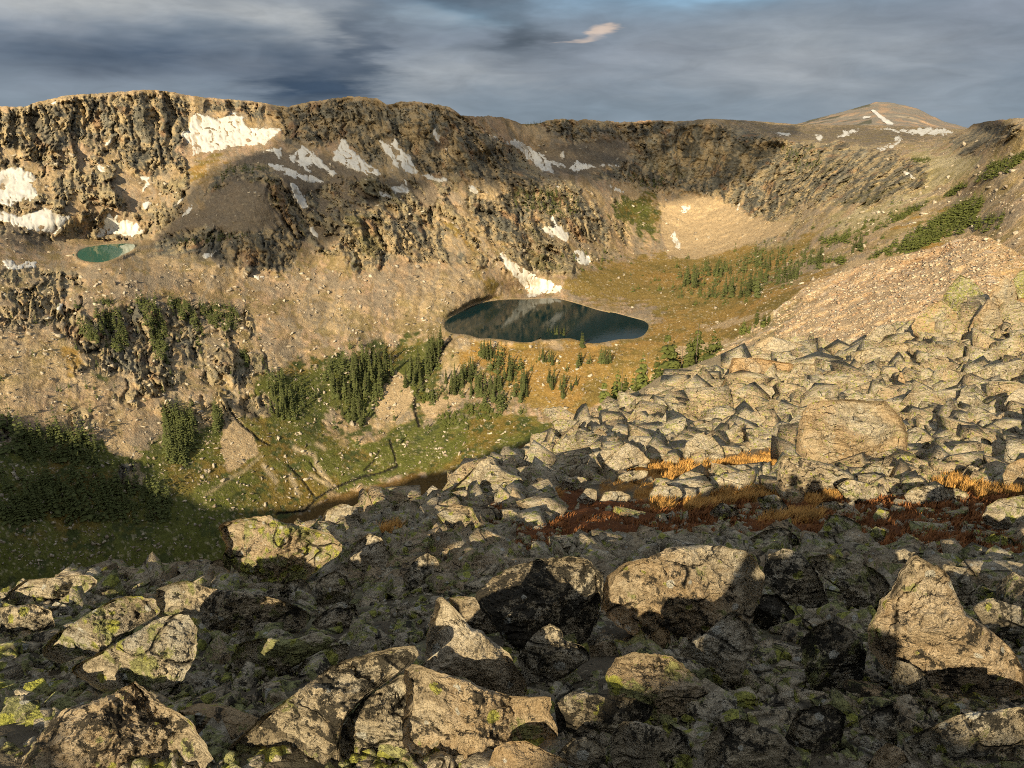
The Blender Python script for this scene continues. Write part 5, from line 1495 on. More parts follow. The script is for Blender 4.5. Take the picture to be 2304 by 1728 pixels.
    ('F', 'overlapping slab pair', 'below the broad cracked slab', (.4, .45, .35, .2), [(1205, 1370), (1290, 1325), (1400, 1350), (1485, 1390), (1435, 1470), (1330, 1505), (1240, 1485)]),
    ('F', 'long cracked ledge', 'left of the smooth shadowed boulder', (.4, .45, .4, .15), [(1465, 1340), (1590, 1280), (1760, 1280), (1885, 1360), (1865, 1425), (1700, 1415), (1620, 1385)]),
    ('F', 'two-toned stone', 'at the lower end of the golden grass', (.5, .45, .35, .1), [(535, 1590), (590, 1500), (720, 1490), (825, 1540), (725, 1615), (600, 1625)]),
    ('F', 'blue-white angular rock', 'on the left of the golden grass', (.45, .2, .65, 0), [(355, 1570), (440, 1470), (525, 1480), (525, 1570), (420, 1625)]),
    ('F', 'plain grey slab', 'upper left of the blue-white rock', (.4, .4, .3, .15), [(195, 1490), (260, 1400), (360, 1370), (445, 1390), (425, 1460), (300, 1505)]),
]


def poly_rho(poly, c, th):
    """distance from c to the outline in each direction"""
    d = np.stack([np.cos(th), np.sin(th)], -1)
    out = np.zeros(len(th))
    n = len(poly)
    for i in range(n):
        a = poly[i] - c; b = poly[(i + 1) % n] - c
        e = b - a
        den = d[:, 0] * e[1] - d[:, 1] * e[0]
        den = np.where(np.abs(den) < 1e-9, 1e-9, den)
        t = (a[0] * e[1] - a[1] * e[0]) / den
        s = (a[0] * d[:, 1] - a[1] * d[:, 0]) / den
        ok = (t > 0) & (s >= -1e-6) & (s <= 1 + 1e-6)
        out = np.where(ok & (t > out), t, out)
    return out


def smin(a, b, k):
    h = np.clip(0.5 + 0.5 * (b - a) / k, 0, 1)
    return b * (1 - h) + a * h - k * h * (1 - h)


def hero_mesh(poly, seed):
    rng = np.random.RandomState(seed)
    lo, hi = poly.min(0), poly.max(0)
    size = hi - lo
    c = 0.5 * (lo + hi) * 0.4 + poly.mean(0) * 0.6
    foot = np.array([c[0], hi[1]])
    t = near_hit(foot[0], min(foot[1], 1900))[0]
    if not np.isfinite(t):
        t = 40.0
    S = math.sqrt(size[0] * size[1])
    th_n = int(np.clip((size[0] + size[1]) * 0.42, 48, 190))
    th = np.linspace(0, 2 * math.pi, th_n, endpoint=False)
    rho = poly_rho(poly, c, th)
    rho = np.where(rho <= 0, np.median(rho), rho)
    for _ in range(1):
        rho = 0.25 * np.roll(rho, 1) + 0.5 * rho + 0.25 * np.roll(rho, -1)
    rr = np.stack([np.cos(th) * 3, np.sin(th) * 3, np.full(th_n, seed * 1.7)], -1)
    rho = rho * (1 + 0.030 * fbm(rr * 2.2, 4, 0.65))
    T = 0.40 * S                                   # half depth, in pixels
    ns = int(np.clip(S * 0.14, 10, 40))
    s = np.concatenate([np.linspace(0, 1, ns) ** 0.85])
    X = np.cos(th)[None] * rho[None] * s[:, None]
    Y = np.sin(th)[None] * rho[None] * s[:, None]     # picture y, downwards
    prof = (1 - s[:, None] ** 2.6) ** 0.5 * np.ones_like(X)
    W = prof * T * 1.25
    k = 0.022 * S
    nf = 6 + rng.randint(0, 4)
    for j in range(nf):
        an = rng.uniform(0, 2 * math.pi)
        sl = rng.uniform(0.25, 1.25)
        off = rng.uniform(0.35, 0.95) * T
        W = smin(W, off - sl * (math.cos(an) * X + math.sin(an) * Y) + 0.0 * X, k)
    # tops lean back, so that they catch the light
    W = smin(W, 0.75 * T + rng.uniform(0.5, 0.9) * (Y + 0.18 * size[1]) + 0.9 * T * 0.2, k)
    W = np.where(s[:, None] >= 0.999, 0.0, np.maximum(W, -0.35 * T))
    W = W * np.clip((1 - s[:, None]) * 9, 0, 1) ** 0.6
    B = -np.sqrt(np.clip(1 - s ** 2.4, 0, 1))[:, None] * T * 1.1 * np.ones_like(X)
    front = np.stack([X, Y, W], -1)
    ib = np.unique(np.linspace(0, ns - 2, max(5, ns // 3)).astype(int))
    backp = np.stack([X[ib], Y[ib], B[ib]], -1)
    pts = np.concatenate([front.reshape(-1, 3), backp[::-1].reshape(-1, 3)]) / S
    # craggy relief on the front
    q = pts * np.array([1, 1, 1]) + seed * 3.1
    mask_in = np.concatenate([np.repeat(np.clip((1 - s) * 5, 0.12, 1), th_n), np.full(len(ib) * th_n, 0.3)])
    foli = rng.uniform(-0.6, 0.6)
    st = np.stack([q[:, 0] * 3 + q[:, 1] * foli, q[:, 1] * 6 - q[:, 0] * 2 * foli, q[:, 2] * 3], -1)
    rel = 0.030 * fbm(q * 3.2, 3) + 0.050 * ridged(st * 1.3, 4, 0.6) + 0.022 * fbm(q * 14, 3, 0.65)
    ctr = np.array([0, 0, -0.15])
    nd = pts - (q * 0 + ctr)
    nd[:, :2] *= 0.35
    nd /= np.linalg.norm(nd, axis=1)[:, None] + 1e-6
    pts = pts + nd * (rel * mask_in)[:, None]
    # to the world: sight-line frame at the rock
    px2m = t / F_PX
    ray = pix_dir(c[0], c[1]); ray_n = ray / np.linalg.norm(ray)
    tc = t + 0.50 * T * px2m
    x_ax = np.array([1.0, 0, 0]); up = np.array([0, SP, CP])
    # silhouettes stay on their sight lines at this distance
    cc = pix_dir(c[0], c[1]) * tc
    gx = pix_dir(c[0] + pts[:, 0] * S, c[1] + pts[:, 1] * S) * tc
    world = gx - ray_n[None] * (pts[:, 2] * S * px2m)[:, None]
    nrow = ns + len(ib)
    idx = np.arange(nrow)[:, None] * th_n + np.arange(th_n)[None]
    a = idx[:-1]; b = idx[1:]
    f = np.stack([a, np.roll(a, -1, 1), np.roll(b, -1, 1), b], -1).reshape(-1, 4)
    org = world.mean(0); org[2] = world[:, 2].min()
    return world - org, f, org, t


def set_rock(o, pr):
    for n_, v_ in zip(('dark', 'green', 'pale', 'rust'), pr):
        o[n_] = float(v_) * (0.82 if n_ == 'dark' else 1.0)


heroes = []
occ = np.zeros((MH, MW), bool)
_keep = MV0
MV0 = 500.0
for i, (w_, ref, where, pr, pts) in enumerate(HERO):
    poly = tr(w_, pts)
    v_, f_, org, t_ = hero_mesh(poly, i + 3)
    hm = new_mesh('boulder', v_, f_)
    hm.set_sharp_from_angle(angle=math.radians(38))
    o = add_obj('boulder', hm, M_ROCK, label=f'{ref} {where}', category='boulder', group='boulders strewn over the near slope', loc=org)
    set_rock(o, pr)
    heroes.append((ref, 0.5 * (poly.min(0) + poly.max(0)), poly.max(0) - poly.min(0)))
    occ |= raster(poly)
MV0 = _keep

# ------------------------------------------------------------------ smaller boulders between them
import bmesh


def block_shape(seed, n=11, flat=0.62, detail=0):
    """angular broken block: the hull of a few random points, optionally bevelled and roughened"""
    rg = np.random.RandomState(seed)
    q = rg.uniform(-1, 1, (n, 3))
    q /= np.maximum(np.abs(q).max(1), 0.35)[:, None] ** rg.uniform(0.5, 1.0)
    q *= np.array([rg.uniform(0.9, 1.3), rg.uniform(0.65, 1.0), flat * rg.uniform(0.7, 1.3)])
    bm = bmesh.new()
    for c_ in q:
        bm.verts.new(c_)
    r = bmesh.ops.convex_hull(bm, input=bm.verts)
    bmesh.ops.delete(bm, geom=[v for v in bm.verts if not v.link_faces], context='VERTS')
    if detail:
        bmesh.ops.dissolve_limit(bm, angle_limit=0.14, verts=bm.verts, edges=bm.edges)
        bmesh.ops.bevel(bm, geom=list(bm.edges), offset=0.022, segments=1, affect='EDGES', clamp_overlap=True)
        bmesh.ops.triangulate(bm, faces=bm.faces)
        for _ in range(5):
            lng = [e for e in bm.edges if e.calc_length() > detail]
            if not lng:
                break
            bmesh.ops.subdivide_edges(bm, edges=lng, cuts=1)
            bmesh.ops.triangulate(bm, faces=bm.faces)
    bmesh.ops.triangulate(bm, faces=bm.faces)
    bm.verts.index_update()
    v = np.array([x.co[:] for x in bm.verts]); f = np.array([[k.index for k in p.verts] for p in bm.faces])
    bm.free()
    v = v / np.abs(v).max()
    if detail:
        d = v / (np.linalg.norm(v, axis=1)[:, None] + 1e-6)
        st = v * np.array([3.0, 3.0, 7.0]) + seed
        v = v + d * (0.03 * fbm(v * 2.6 + seed, 3) + 0.035 * (ridged(st, 3, 0.6) - 0.2) + 0.012 * fbm(v * 13 + seed, 3, 0.65))[:, None]
    return v, f


VARI = [new_mesh('boulder_stone', *block_shape(100 + j, 12 + j % 5, 0.55 + 0.05 * (j % 6), 0.11)) for j in range(18)]
for m_ in VARI:
    m_.materials.append(M_ROCK)
    m_.set_sharp_from_angle(angle=math.radians(30))
rng = np.random.RandomState(21)
BROWV = np.array([(-40, 1330), (0, 1325), (230, 1290), (480, 1265), (700, 1175), (1000, 1105), (1070, 1060), (1240, 965), (1400, 912), (1560, 862), (1680, 800), (1760, 785), (2050, 730), (2304, 660), (2350, 660)], float)


def size_px(u, v):
    """typical stone size in the photograph around a pixel"""
    s = np.interp(v, [650, 800, 950, 1100, 1250, 1400, 1728], [30, 46, 52, 54, 60, 72, 95])
    return s


fill = []
placed = np.array([[h[1][0], h[1][1], 0.0] for h in heroes])
tries = 0
want = 300 - len(heroes)
while len(fill) < want and tries < 60000:
    tries += 1
    u = rng.uniform(-20, 2324); v = rng.uniform(660, 1740)
    s = size_px(u, v) * math.exp(rng.normal(-0.18, 0.55))
    if v < np.interp(u, BROWV[:, 0], BROWV[:, 1]) + 0.35 * s:
        continue
    if float(msample2(RED_G, np.array([u]), np.array([v]))[0]) > 0.4:
        if rng.uniform() < 0.72:
            continue
        s *= 0.6
    iy = int(np.clip((v - 500.0) / MRES, 0, MH - 1)); ix = int(np.clip((u - MU0) / MRES, 0, MW - 1))
    if occ[iy, ix]:
        continue
    if any(occ[int(np.clip((v - b_ * s - 500.0) / MRES, 0, MH - 1)), int(np.clip((u + a_ * s - MU0) / MRES, 0, MW - 1))] for a_, b_ in ((-0.3, 0.1), (0.3, 0.1), (0, 0.35))):
        continue
    if max(float(msample2(GOLD_G, np.array([u]), np.array([v - q_ * s]))[0]) for q_ in (0, 0.3, 0.6)) > 0.3:
        continue
    if any((u - a) ** 2 + ((v - b) * 1.35) ** 2 < (0.46 * (s + c)) ** 2 for a, b, c in fill):
        continue
    fill.append((u, v, s))
fill = np.array(fill)
ft = near_hit(fill[:, 0], fill[:, 1])
CNT = {}
infos = []
for (u, v, s), t in zip(fill, ft):
    if not np.isfinite(t):
        continue
    d2 = [math.hypot(u - h[1][0], 1.2 * (v - h[1][1])) - 0.25 * h[2].sum() for h in heroes]
    hi = int(np.argmin(d2))
    ref, hc, hs = heroes[hi]
    dx, dy = (u - hc[0]) / max(hs[0], 30), (v - hc[1]) / max(hs[1], 30)
    hor = 'left' if dx < -0.35 else 'right' if dx > 0.35 else ''
    ver = 'above' if dy < -0.35 else 'below' if dy > 0.35 else ''
    rel = f'{ver} and {hor} of' if hor and ver else (f'{hor} of' if hor else (ver or 'close beside'))
    infos.append([u, v, s, t, hi, rel, s])
groups = {}
for k_, f_ in enumerate(infos):
    groups.setdefault((f_[4], f_[5]), []).append(k_)
ORD = ['largest', 'second largest', 'third largest', 'fourth largest', 'fifth largest', 'sixth largest', 'seventh largest', 'eighth largest', 'ninth largest', 'tenth largest']
for key, ks in groups.items():
    ks.sort(key=lambda q: -infos[q][6])
    for n_, k_ in enumerate(ks):
        word = '' if len(ks) == 1 else (ORD[n_] if n_ < len(ORD) else f'{n_ + 1}th largest')
        infos[k_].append(word)
for j, (u, v, s, t, hi, rel, _, word) in enumerate(infos):
    p = pix_dir(u, v) * t
    size = s * t / F_PX * 0.56
    o = bpy.data.objects.new('boulder', VARI[rng.randint(len(VARI))])
    COL.objects.link(o)
    o.location = (p[0], p[1], p[2] + size * 0.10)
    o.rotation_euler = (rng.normal(0, 0.3), rng.normal(0, 0.3), rng.uniform(0, 6.28))
    o.scale = (size * rng.uniform(0.9, 1.25), size * rng.uniform(0.9, 1.1), size * rng.uniform(0.7, 1.2))
    near = v > 1330
    left = u < 760
    dk = rng.uniform(.5, .9) if (near and not left) else rng.uniform(.15, .5)
    gr = rng.uniform(.5, 1.0) if (left or v < 1330 and v > 1150) else rng.uniform(.2, .7)
    pl = rng.uniform(0, .45) if near else rng.choice([0, .1, .3, .6, .85])
    set_rock(o, (dk, gr, pl, rng.choice([0, .2, .3, .5, .9])))
    o['category'] = 'boulder'
    o['group'] = 'boulders strewn over the near slope'
    o['label'] = ' '.join(f'{word} smaller stone {rel} the {heroes[hi][0]}'.split())

# ------------------------------------------------------------------ rubble: stones too many to count
def scatter(name, pos, size, sub, mat, label, seed, flat=0.75, nvar=12, color=None):
    rg = np.random.RandomState(seed)
    n = len(pos)
    Vs, Fs, Cs, base = [], [], [], 0
    which = rg.randint(0, nvar, n)
    for i in range(nvar):
        v0, f0 = block_shape(300 + seed * 40 + i, (7, 9, 12)[sub] + i % 3, 0.6, 0.0)
        m = which == i
        k = int(m.sum())
        if not k:
            continue
        a = rg.uniform(0, 6.283, k)[:, None]; b = rg.normal(0, 0.30, k)[:, None]; g = rg.normal(0, 0.25, k)[:, None]
        sc = np.stack([rg.uniform(0.75, 1.5, k), rg.uniform(0.8, 1.1, k), rg.uniform(0.55, 1.25, k) * flat / 0.6], -1)
        p = v0[None] * sc[:, None]
        x, y, z = p[..., 0], p[..., 1], p[..., 2]
        y, z = y * np.cos(b) - z * np.sin(b), y * np.sin(b) + z * np.cos(b)
        x, z = x * np.cos(g) - z * np.sin(g), x * np.sin(g) + z * np.cos(g)
        x, y = x * np.cos(a) - y * np.sin(a), x * np.sin(a) + y * np.cos(a)
        V = np.stack([x, y, z], -1) * size[m][:, None, None] + pos[m][:, None]
        Vs.append(V.reshape(-1, 3))
        Fs.append((f0[None] + base + (np.arange(k) * len(v0))[:, None, None]).reshape(-1, 3))
        base += k * len(v0)
        if color is not None:
            Cs.append(np.repeat(color[m], len(v0), 0))
    me = new_mesh(name, np.concatenate(Vs), np.concatenate(Fs), smooth=False)
    if color is not None:
        set_color(me, np.concatenate(Cs))
    return add_obj(name, me, mat, kind='stuff', label=label)


def near_scatter(n, vlo, vhi, slo, shi, seed, power=2.0, ulo=-30, uhi=2334):
    rg = np.random.RandomState(seed)
    u = rg.uniform(ulo, uhi, n * 2); v = rg.uniform(vlo, vhi, n * 2)
    ok = v > np.interp(u, BROWV[:, 0], BROWV[:, 1]) + 3
    ok &= (msample2(GOLD_G, u, v) < 0.3) & (msample2(GOLD_G, u, v - 12) < 0.3)
    red = msample2(RED_G, u, v) > 0.4
    ok &= (~red) | (rg.uniform(size=n * 2) < 0.30)
    u, v = u[ok][:n], v[ok][:n]
    t = near_hit(u, v)
    g = np.isfinite(t)
    u, v, t = u[g], v[g], t[g]
    s = (slo + (shi - slo) * rg.uniform(size=len(u)) ** power)
    s = np.where(msample2(RED_G, u, v) > 0.4, np.minimum(s, 16), s) * t / F_PX * 0.85
    p = pix_dir(u, v) * t[:, None]
    p[:, 2] += 0.12 * s
    return p, s


p_, s_ = near_scatter(3000, 1200, 1750, 9, 46, 5, 2.0)
set_rock(scatter('rubble', p_, s_, 2, M_ROCK, 'small angular stones filling the gaps between the near boulders', 1), (.5, .75, .35, .2))
p_, s_ = near_scatter(8500, 660, 1330, 6, 60, 6, 3.0)
set_rock(scatter('rubble', p_, s_, 1, M_ROCK, 'broken stones covering the sunlit middle slope', 2), (.33, .55, .4, .55))
p_, s_ = near_scatter(12000, 1150, 1750, 3, 18, 8, 2.0)
set_rock(scatter('rubble', p_, s_, 1, M_ROCK, 'pebbles lodged among the near boulders', 3), (.4, .7, .4, .2))
pa, sa_ = near_scatter(1500, 660, 1900, 14, 95, 15, 1.8, 2334, 3100)
pb, sb_ = near_scatter(600, 1330, 1900, 14, 80, 16, 1.8, -600, -30)
set_rock(scatter('rubble', np.concatenate([pa, pb]), np.concatenate([sa_, sb_]), 1, M_ROCK, 'stones of the same slope just beyond the picture edges', 4), (.4, .55, .35, .4))

# ------------------------------------------------------------------ rusty talus flakes and far stones
def hill_talus():
    rg = np.random.RandomState(4)
    u = rg.uniform(1480, 2330, 26000); v = rg.uniform(530, 860, 26000)
    ci = np.clip(np.searchsorted(HU, u), 0, len(HU) - 1)
    ok = (v > HVT[ci] + 3) & (v < np.interp(u, BROWV[:, 0], BROWV[:, 1]) + 12) & ((u > 1740) | (rg.uniform(size=26000) < 0.35))
    u, v = u[ok][:13000], v[ok][:13000]
    p = hill_point(u, v)
    s = (1.6 + 6.5 * rg.uniform(size=len(u)) ** 3.0) * np.linalg.norm(p, axis=1) / F_PX * 0.6
    c = np.array([[0.52, 0.42, 0.29], [0.46, 0.33, 0.21], [0.58, 0.49, 0.36], [0.42, 0.28, 0.175]])[rg.randint(0, 4, len(u))] * rg.uniform(0.75, 1.15, (len(u), 1))
    scatter('gravel', p, s, 0, M_HILL, 'flaky talus stones on the rust coloured hillside', 5, 0.6, color=c)


hill_talus()


def far_stones():
    rg = np.random.RandomState(9)
    n = 52000
    u = rg.uniform(-10, 2314, n); v = rg.uniform(300, 1280, n)
    k = np.interp(u, UU, vtop)
    zone = msample(mask([tr('P', [(-20, 620), (150, 600), (500, 600), (700, 560), (1000, 640), (1100, 720), (1500, 760), (1760, 600), (1900, 480), (2304, 330), (2304, 620), (1700, 800), (1500, 900), (1250, 960), (1000, 1060), (700, 1130), (480, 1200), (300, 1300), (-20, 1330)])], 6), u, v)
    zone2 = 0.3
    keep = (v > k + 15) & (rg.uniform(size=n) < np.maximum(zone, zone2))
    keep &= msample(mask([LAKE_POLY, TARN_POLY] + snow_polys, 2), u, v) < 0.1
    keep &= rg.uniform(size=n) > 0.75 * msample(mask(CLIFF, 3), u, v)
    u, v = u[keep], v[keep]
    clump = perlin(np.stack([u / 50, v / 40, 0 * u + 2], -1))
    keep = rg.uniform(size=len(u)) < 0.55 + 0.9 * clump
    u, v = u[keep], v[keep]
    p = far_point(u, v)
    d = np.linalg.norm(p, axis=1)
    px = 1.1 + 6.5 * rg.uniform(size=len(u)) ** 6.0
    s = px * d / F_PX * 0.85
    c = np.array([[0.42, 0.36, 0.27], [0.34, 0.29, 0.22], [0.50, 0.44, 0.34], [0.27, 0.22, 0.16]])[rg.randint(0, 4, len(u))]
    scatter('rubble', p, s, 0, M_FAR, 'scattered blocks on the far talus and meadows', 7, 0.8, nvar=6, color=c)


far_stones()

# ------------------------------------------------------------------ conifers
def mat_needles(name, col):
    m = bpy.data.materials.new(name); m.use_nodes = True
    k = NT(m.node_tree)
    b = principled(k, 0.85, 0.15)
    rnd = k.n('ShaderNodeObjectInfo').outputs['Random']
    pos = k.n('ShaderNodeNewGeometry').outputs['Position']
    n = k.noise(pos, 0.6, 4, 0.7)
    f = k.math('ADD', k.math('MULTIPLY', n, 0.9), k.math('MULTIPLY', rnd, 0.5))
    k.link(k.mix(k.smooth(f, 0.3, 1.0), tuple(x * 0.6 for x in col), tuple(min(1, x * 1.5) for x in col)), b.inputs['Base Color'])
    return m


M_NEEDLE = mat_needles('conifer_needles', (0.062, 0.072, 0.024))
M_BUSH = mat_needles('juniper_needles', (0.075, 0.086, 0.022))
M_BARK = mat_plain('grey_bark', (0.14, 0.11, 0.085), 0.9, 0.3, 4.0)


def conifer(seed, width=0.15, levels=20, per=8):
    rg = np.random.RandomState(seed)
    V, F = [], []
    for l in range(levels):
        h = 0.06 + 0.93 * (l + rg.uniform(-0.3, 0.3)) / levels
        rad = width * (1.04 - h) ** 0.85 * (1 + 0.25 * rg.normal())
        rad = max(rad, 0.012)
        k = max(4, int(per * (1.15 - 0.6 * h)))
        a0 = rg.uniform(0, 6.28)
        for j in range(k):
            if rg.uniform() < 0.12:
                continue
            a = a0 + 6.283 * j / k + rg.normal(0, 0.2)
            L = rad * rg.uniform(0.65, 1.2)
            dr = L * rg.uniform(0.15, 0.55)
            w = L * rg.uniform(0.32, 0.5)
            ca, sa = math.cos(a), math.sin(a)
            def P(r, t, z):
                return (r * ca - t * sa, r * sa + t * ca, z)
            i = len(V)
            V += [P(0, 0, h + 0.018), P(L * 0.55, w, h - dr * 0.35), P(L, 0, h - dr), P(L * 0.55, -w, h - dr * 0.35), P(L * 0.6, 0, h + 0.012), P(L * 0.35, 0, h - dr * 0.9 - 0.02)]
            F += [(i, i + 1, i + 4), (i + 1, i + 2, i + 4), (i + 2, i + 3, i + 4), (i + 3, i, i + 4), (i + 1, i + 5, i + 2), (i + 3, i + 5, i)]
    i = len(V)
    V += [(0.012, 0, 0.93), (-0.008, 0.01, 0.93), (-0.008, -0.01, 0.93), (0, 0, 1.02)]
    F += [(i, i + 1, i + 3), (i + 1, i + 2, i + 3), (i + 2, i, i + 3)]
    return np.array(V), np.array(F)


def trunk_shape():
    V, F = [], []
    n = 6
    for (h, r) in ((-0.06, 0.017), (0.3, 0.012), (0.9, 0.003)):
        V += [(r * math.cos(6.283 * j / n), r * math.sin(6.283 * j / n), h) for j in range(n)]
    for l in range(2):
        for j in range(n):
            F.append((l * n + j, l * n + (j + 1) % n, (l + 1) * n + (j + 1) % n, (l + 1) * n + j))
    return np.array(V), np.array(F)


def bush_shape(seed):
    """wind-pressed krummholz: several short leaders in one clump"""
    rg = np.random.RandomState(seed)
    V, F = [], []
    for i in range(7):
        v, f = conifer(seed * 10 + i, rg.uniform(0.25, 0.38), 9, 8)
        s = rg.uniform(0.45, 1.0)
        v = v * np.array([s, s, s]) + np.array([rg.normal(0, 0.33), rg.normal(0, 0.33), -0.05])
        F.append(f + sum(len(x) for x in V)); V.append(v)
    return np.concatenate(V), np.concatenate(F)


TREE = []
for j in range(8):
    v, f = conifer(50 + j, 0.105 + 0.012 * (j % 5))
    me = new_mesh('conifer_crown', v, f, smooth=False); me.materials.append(M_NEEDLE)
    TREE.append(me)
BUSH = []
for j in range(5):
    v, f = bush_shape(80 + j)
    me = new_mesh('bush_crown', v, f, smooth=False); me.materials.append(M_BUSH)
    BUSH.append(me)
TRUNK = new_mesh('conifer_trunk', *trunk_shape()); TRUNK.materials.append(M_BARK)

# stand: window, outline of the tree feet, how many, height in picture pixels, name of the stand, stuff share
STANDS = [
    ('K', [(545, 640), (600, 600), (700, 580), (790, 620), (830, 690), (770, 800), (690, 880), (600, 910), (480, 900), (390, 850), (370, 760), (560, 720)], 62, (30, 46), 'dense dark stand above the pale scree fan'),
    ('K', [(870, 760), (960, 680), (1060, 540), (1130, 500), (1125, 600), (1080, 720), (980, 800), (900, 790)], 30, (28, 44), 'stand along the lake outlet stream'),
    ('K', [(1270, 680), (1330, 670), (1400, 760), (1500, 690), (1620, 640), (1600, 700), (1500, 800), (1480, 890), (1400, 880), (1280, 830), (1180, 840), (1140, 740)], 40, (26, 42), 'broken stand below the lake shore'),
    ('K', [(1385, 570), (1500, 560), (1515, 620), (1450, 680), (1400, 640)], 10, (32, 44), 'tight clump just below the near lake shore'),
    ('K', [(1560, 720), (1740, 700), (1725, 830), (1640, 890), (1580, 850)], 16, (22, 38), 'open stand with grey snags below the lake'),
    ('K', [(480, 960), (640, 930), (670, 1040), (560, 1050)], 10, (28, 40), 'small group left of the scree fan foot'),
    ('K', [(0, 760), (220, 780), (240, 900), (150, 960), (20, 1000)], 22, (24, 38), 'stand on the pale crag above the stream'),
    ('K', [(1720, 600), (1880, 580), (1905, 620), (1790, 660)], 7, (18, 28), 'little row on the meadow below the lake'),
    ('K', [(1970, 630), (2040, 620), (2040, 660), (1980, 665)], 4, (24, 32), 'foursome on the golden meadow'),
    ('K', [(1800, 740), (2050, 720), (2060, 780), (1900, 870), (1850, 850)], 13, (22, 34), 'scattered group on the golden meadow'),
    ('F', [(110, 205), (270, 215), (270, 222), (120, 212)], 7, (14, 24), 'fringe on the lake peninsula'),
    ('F', [(545, 430), (640, 425), (640, 440), (560, 445)], 5, (26, 36), 'dark clump right of the golden meadow'),
    ('F', [(385, 300), (420, 300), (440, 320), (390, 318)], 2, (28, 36), 'pair at the lake edge'),
    ('N', [(0, 1390), (110, 1400), (100, 1440), (0, 1440)], 8, (30, 44), 'leftmost clump on the valley head floor'),
    ('N', [(140, 1320), (350, 1330), (350, 1380), (150, 1370)], 11, (22, 36), 'upper clump on the valley head floor'),
    ('N', [(270, 1450), (500, 1440), (500, 1500), (280, 1510)], 13, (30, 46), 'largest clump on the valley head floor'),
    ('N', [(500, 1370), (740, 1360), (740, 1400), (520, 1410)], 12, (20, 34), 'right clump on the valley head floor'),
    ('N', [(470, 1290), (620, 1290), (620, 1330), (480, 1330)], 7, (22, 32), 'centre clump on the valley head floor'),
    ('N', [(780, 1250), (920, 1240), (920, 1290), (790, 1290)], 7, (20, 30), 'clump at the foot of the right slope'),
    ('N', [(160, 1490), (230, 1490), (230, 1510), (170, 1510)], 3, (22, 30), 'trio above the lake head'),
    ('N', [(1060, 1190), (1200, 1150), (1200, 1200), (1080, 1215)], 5, (20, 30), 'clump low on the right slope'),
]
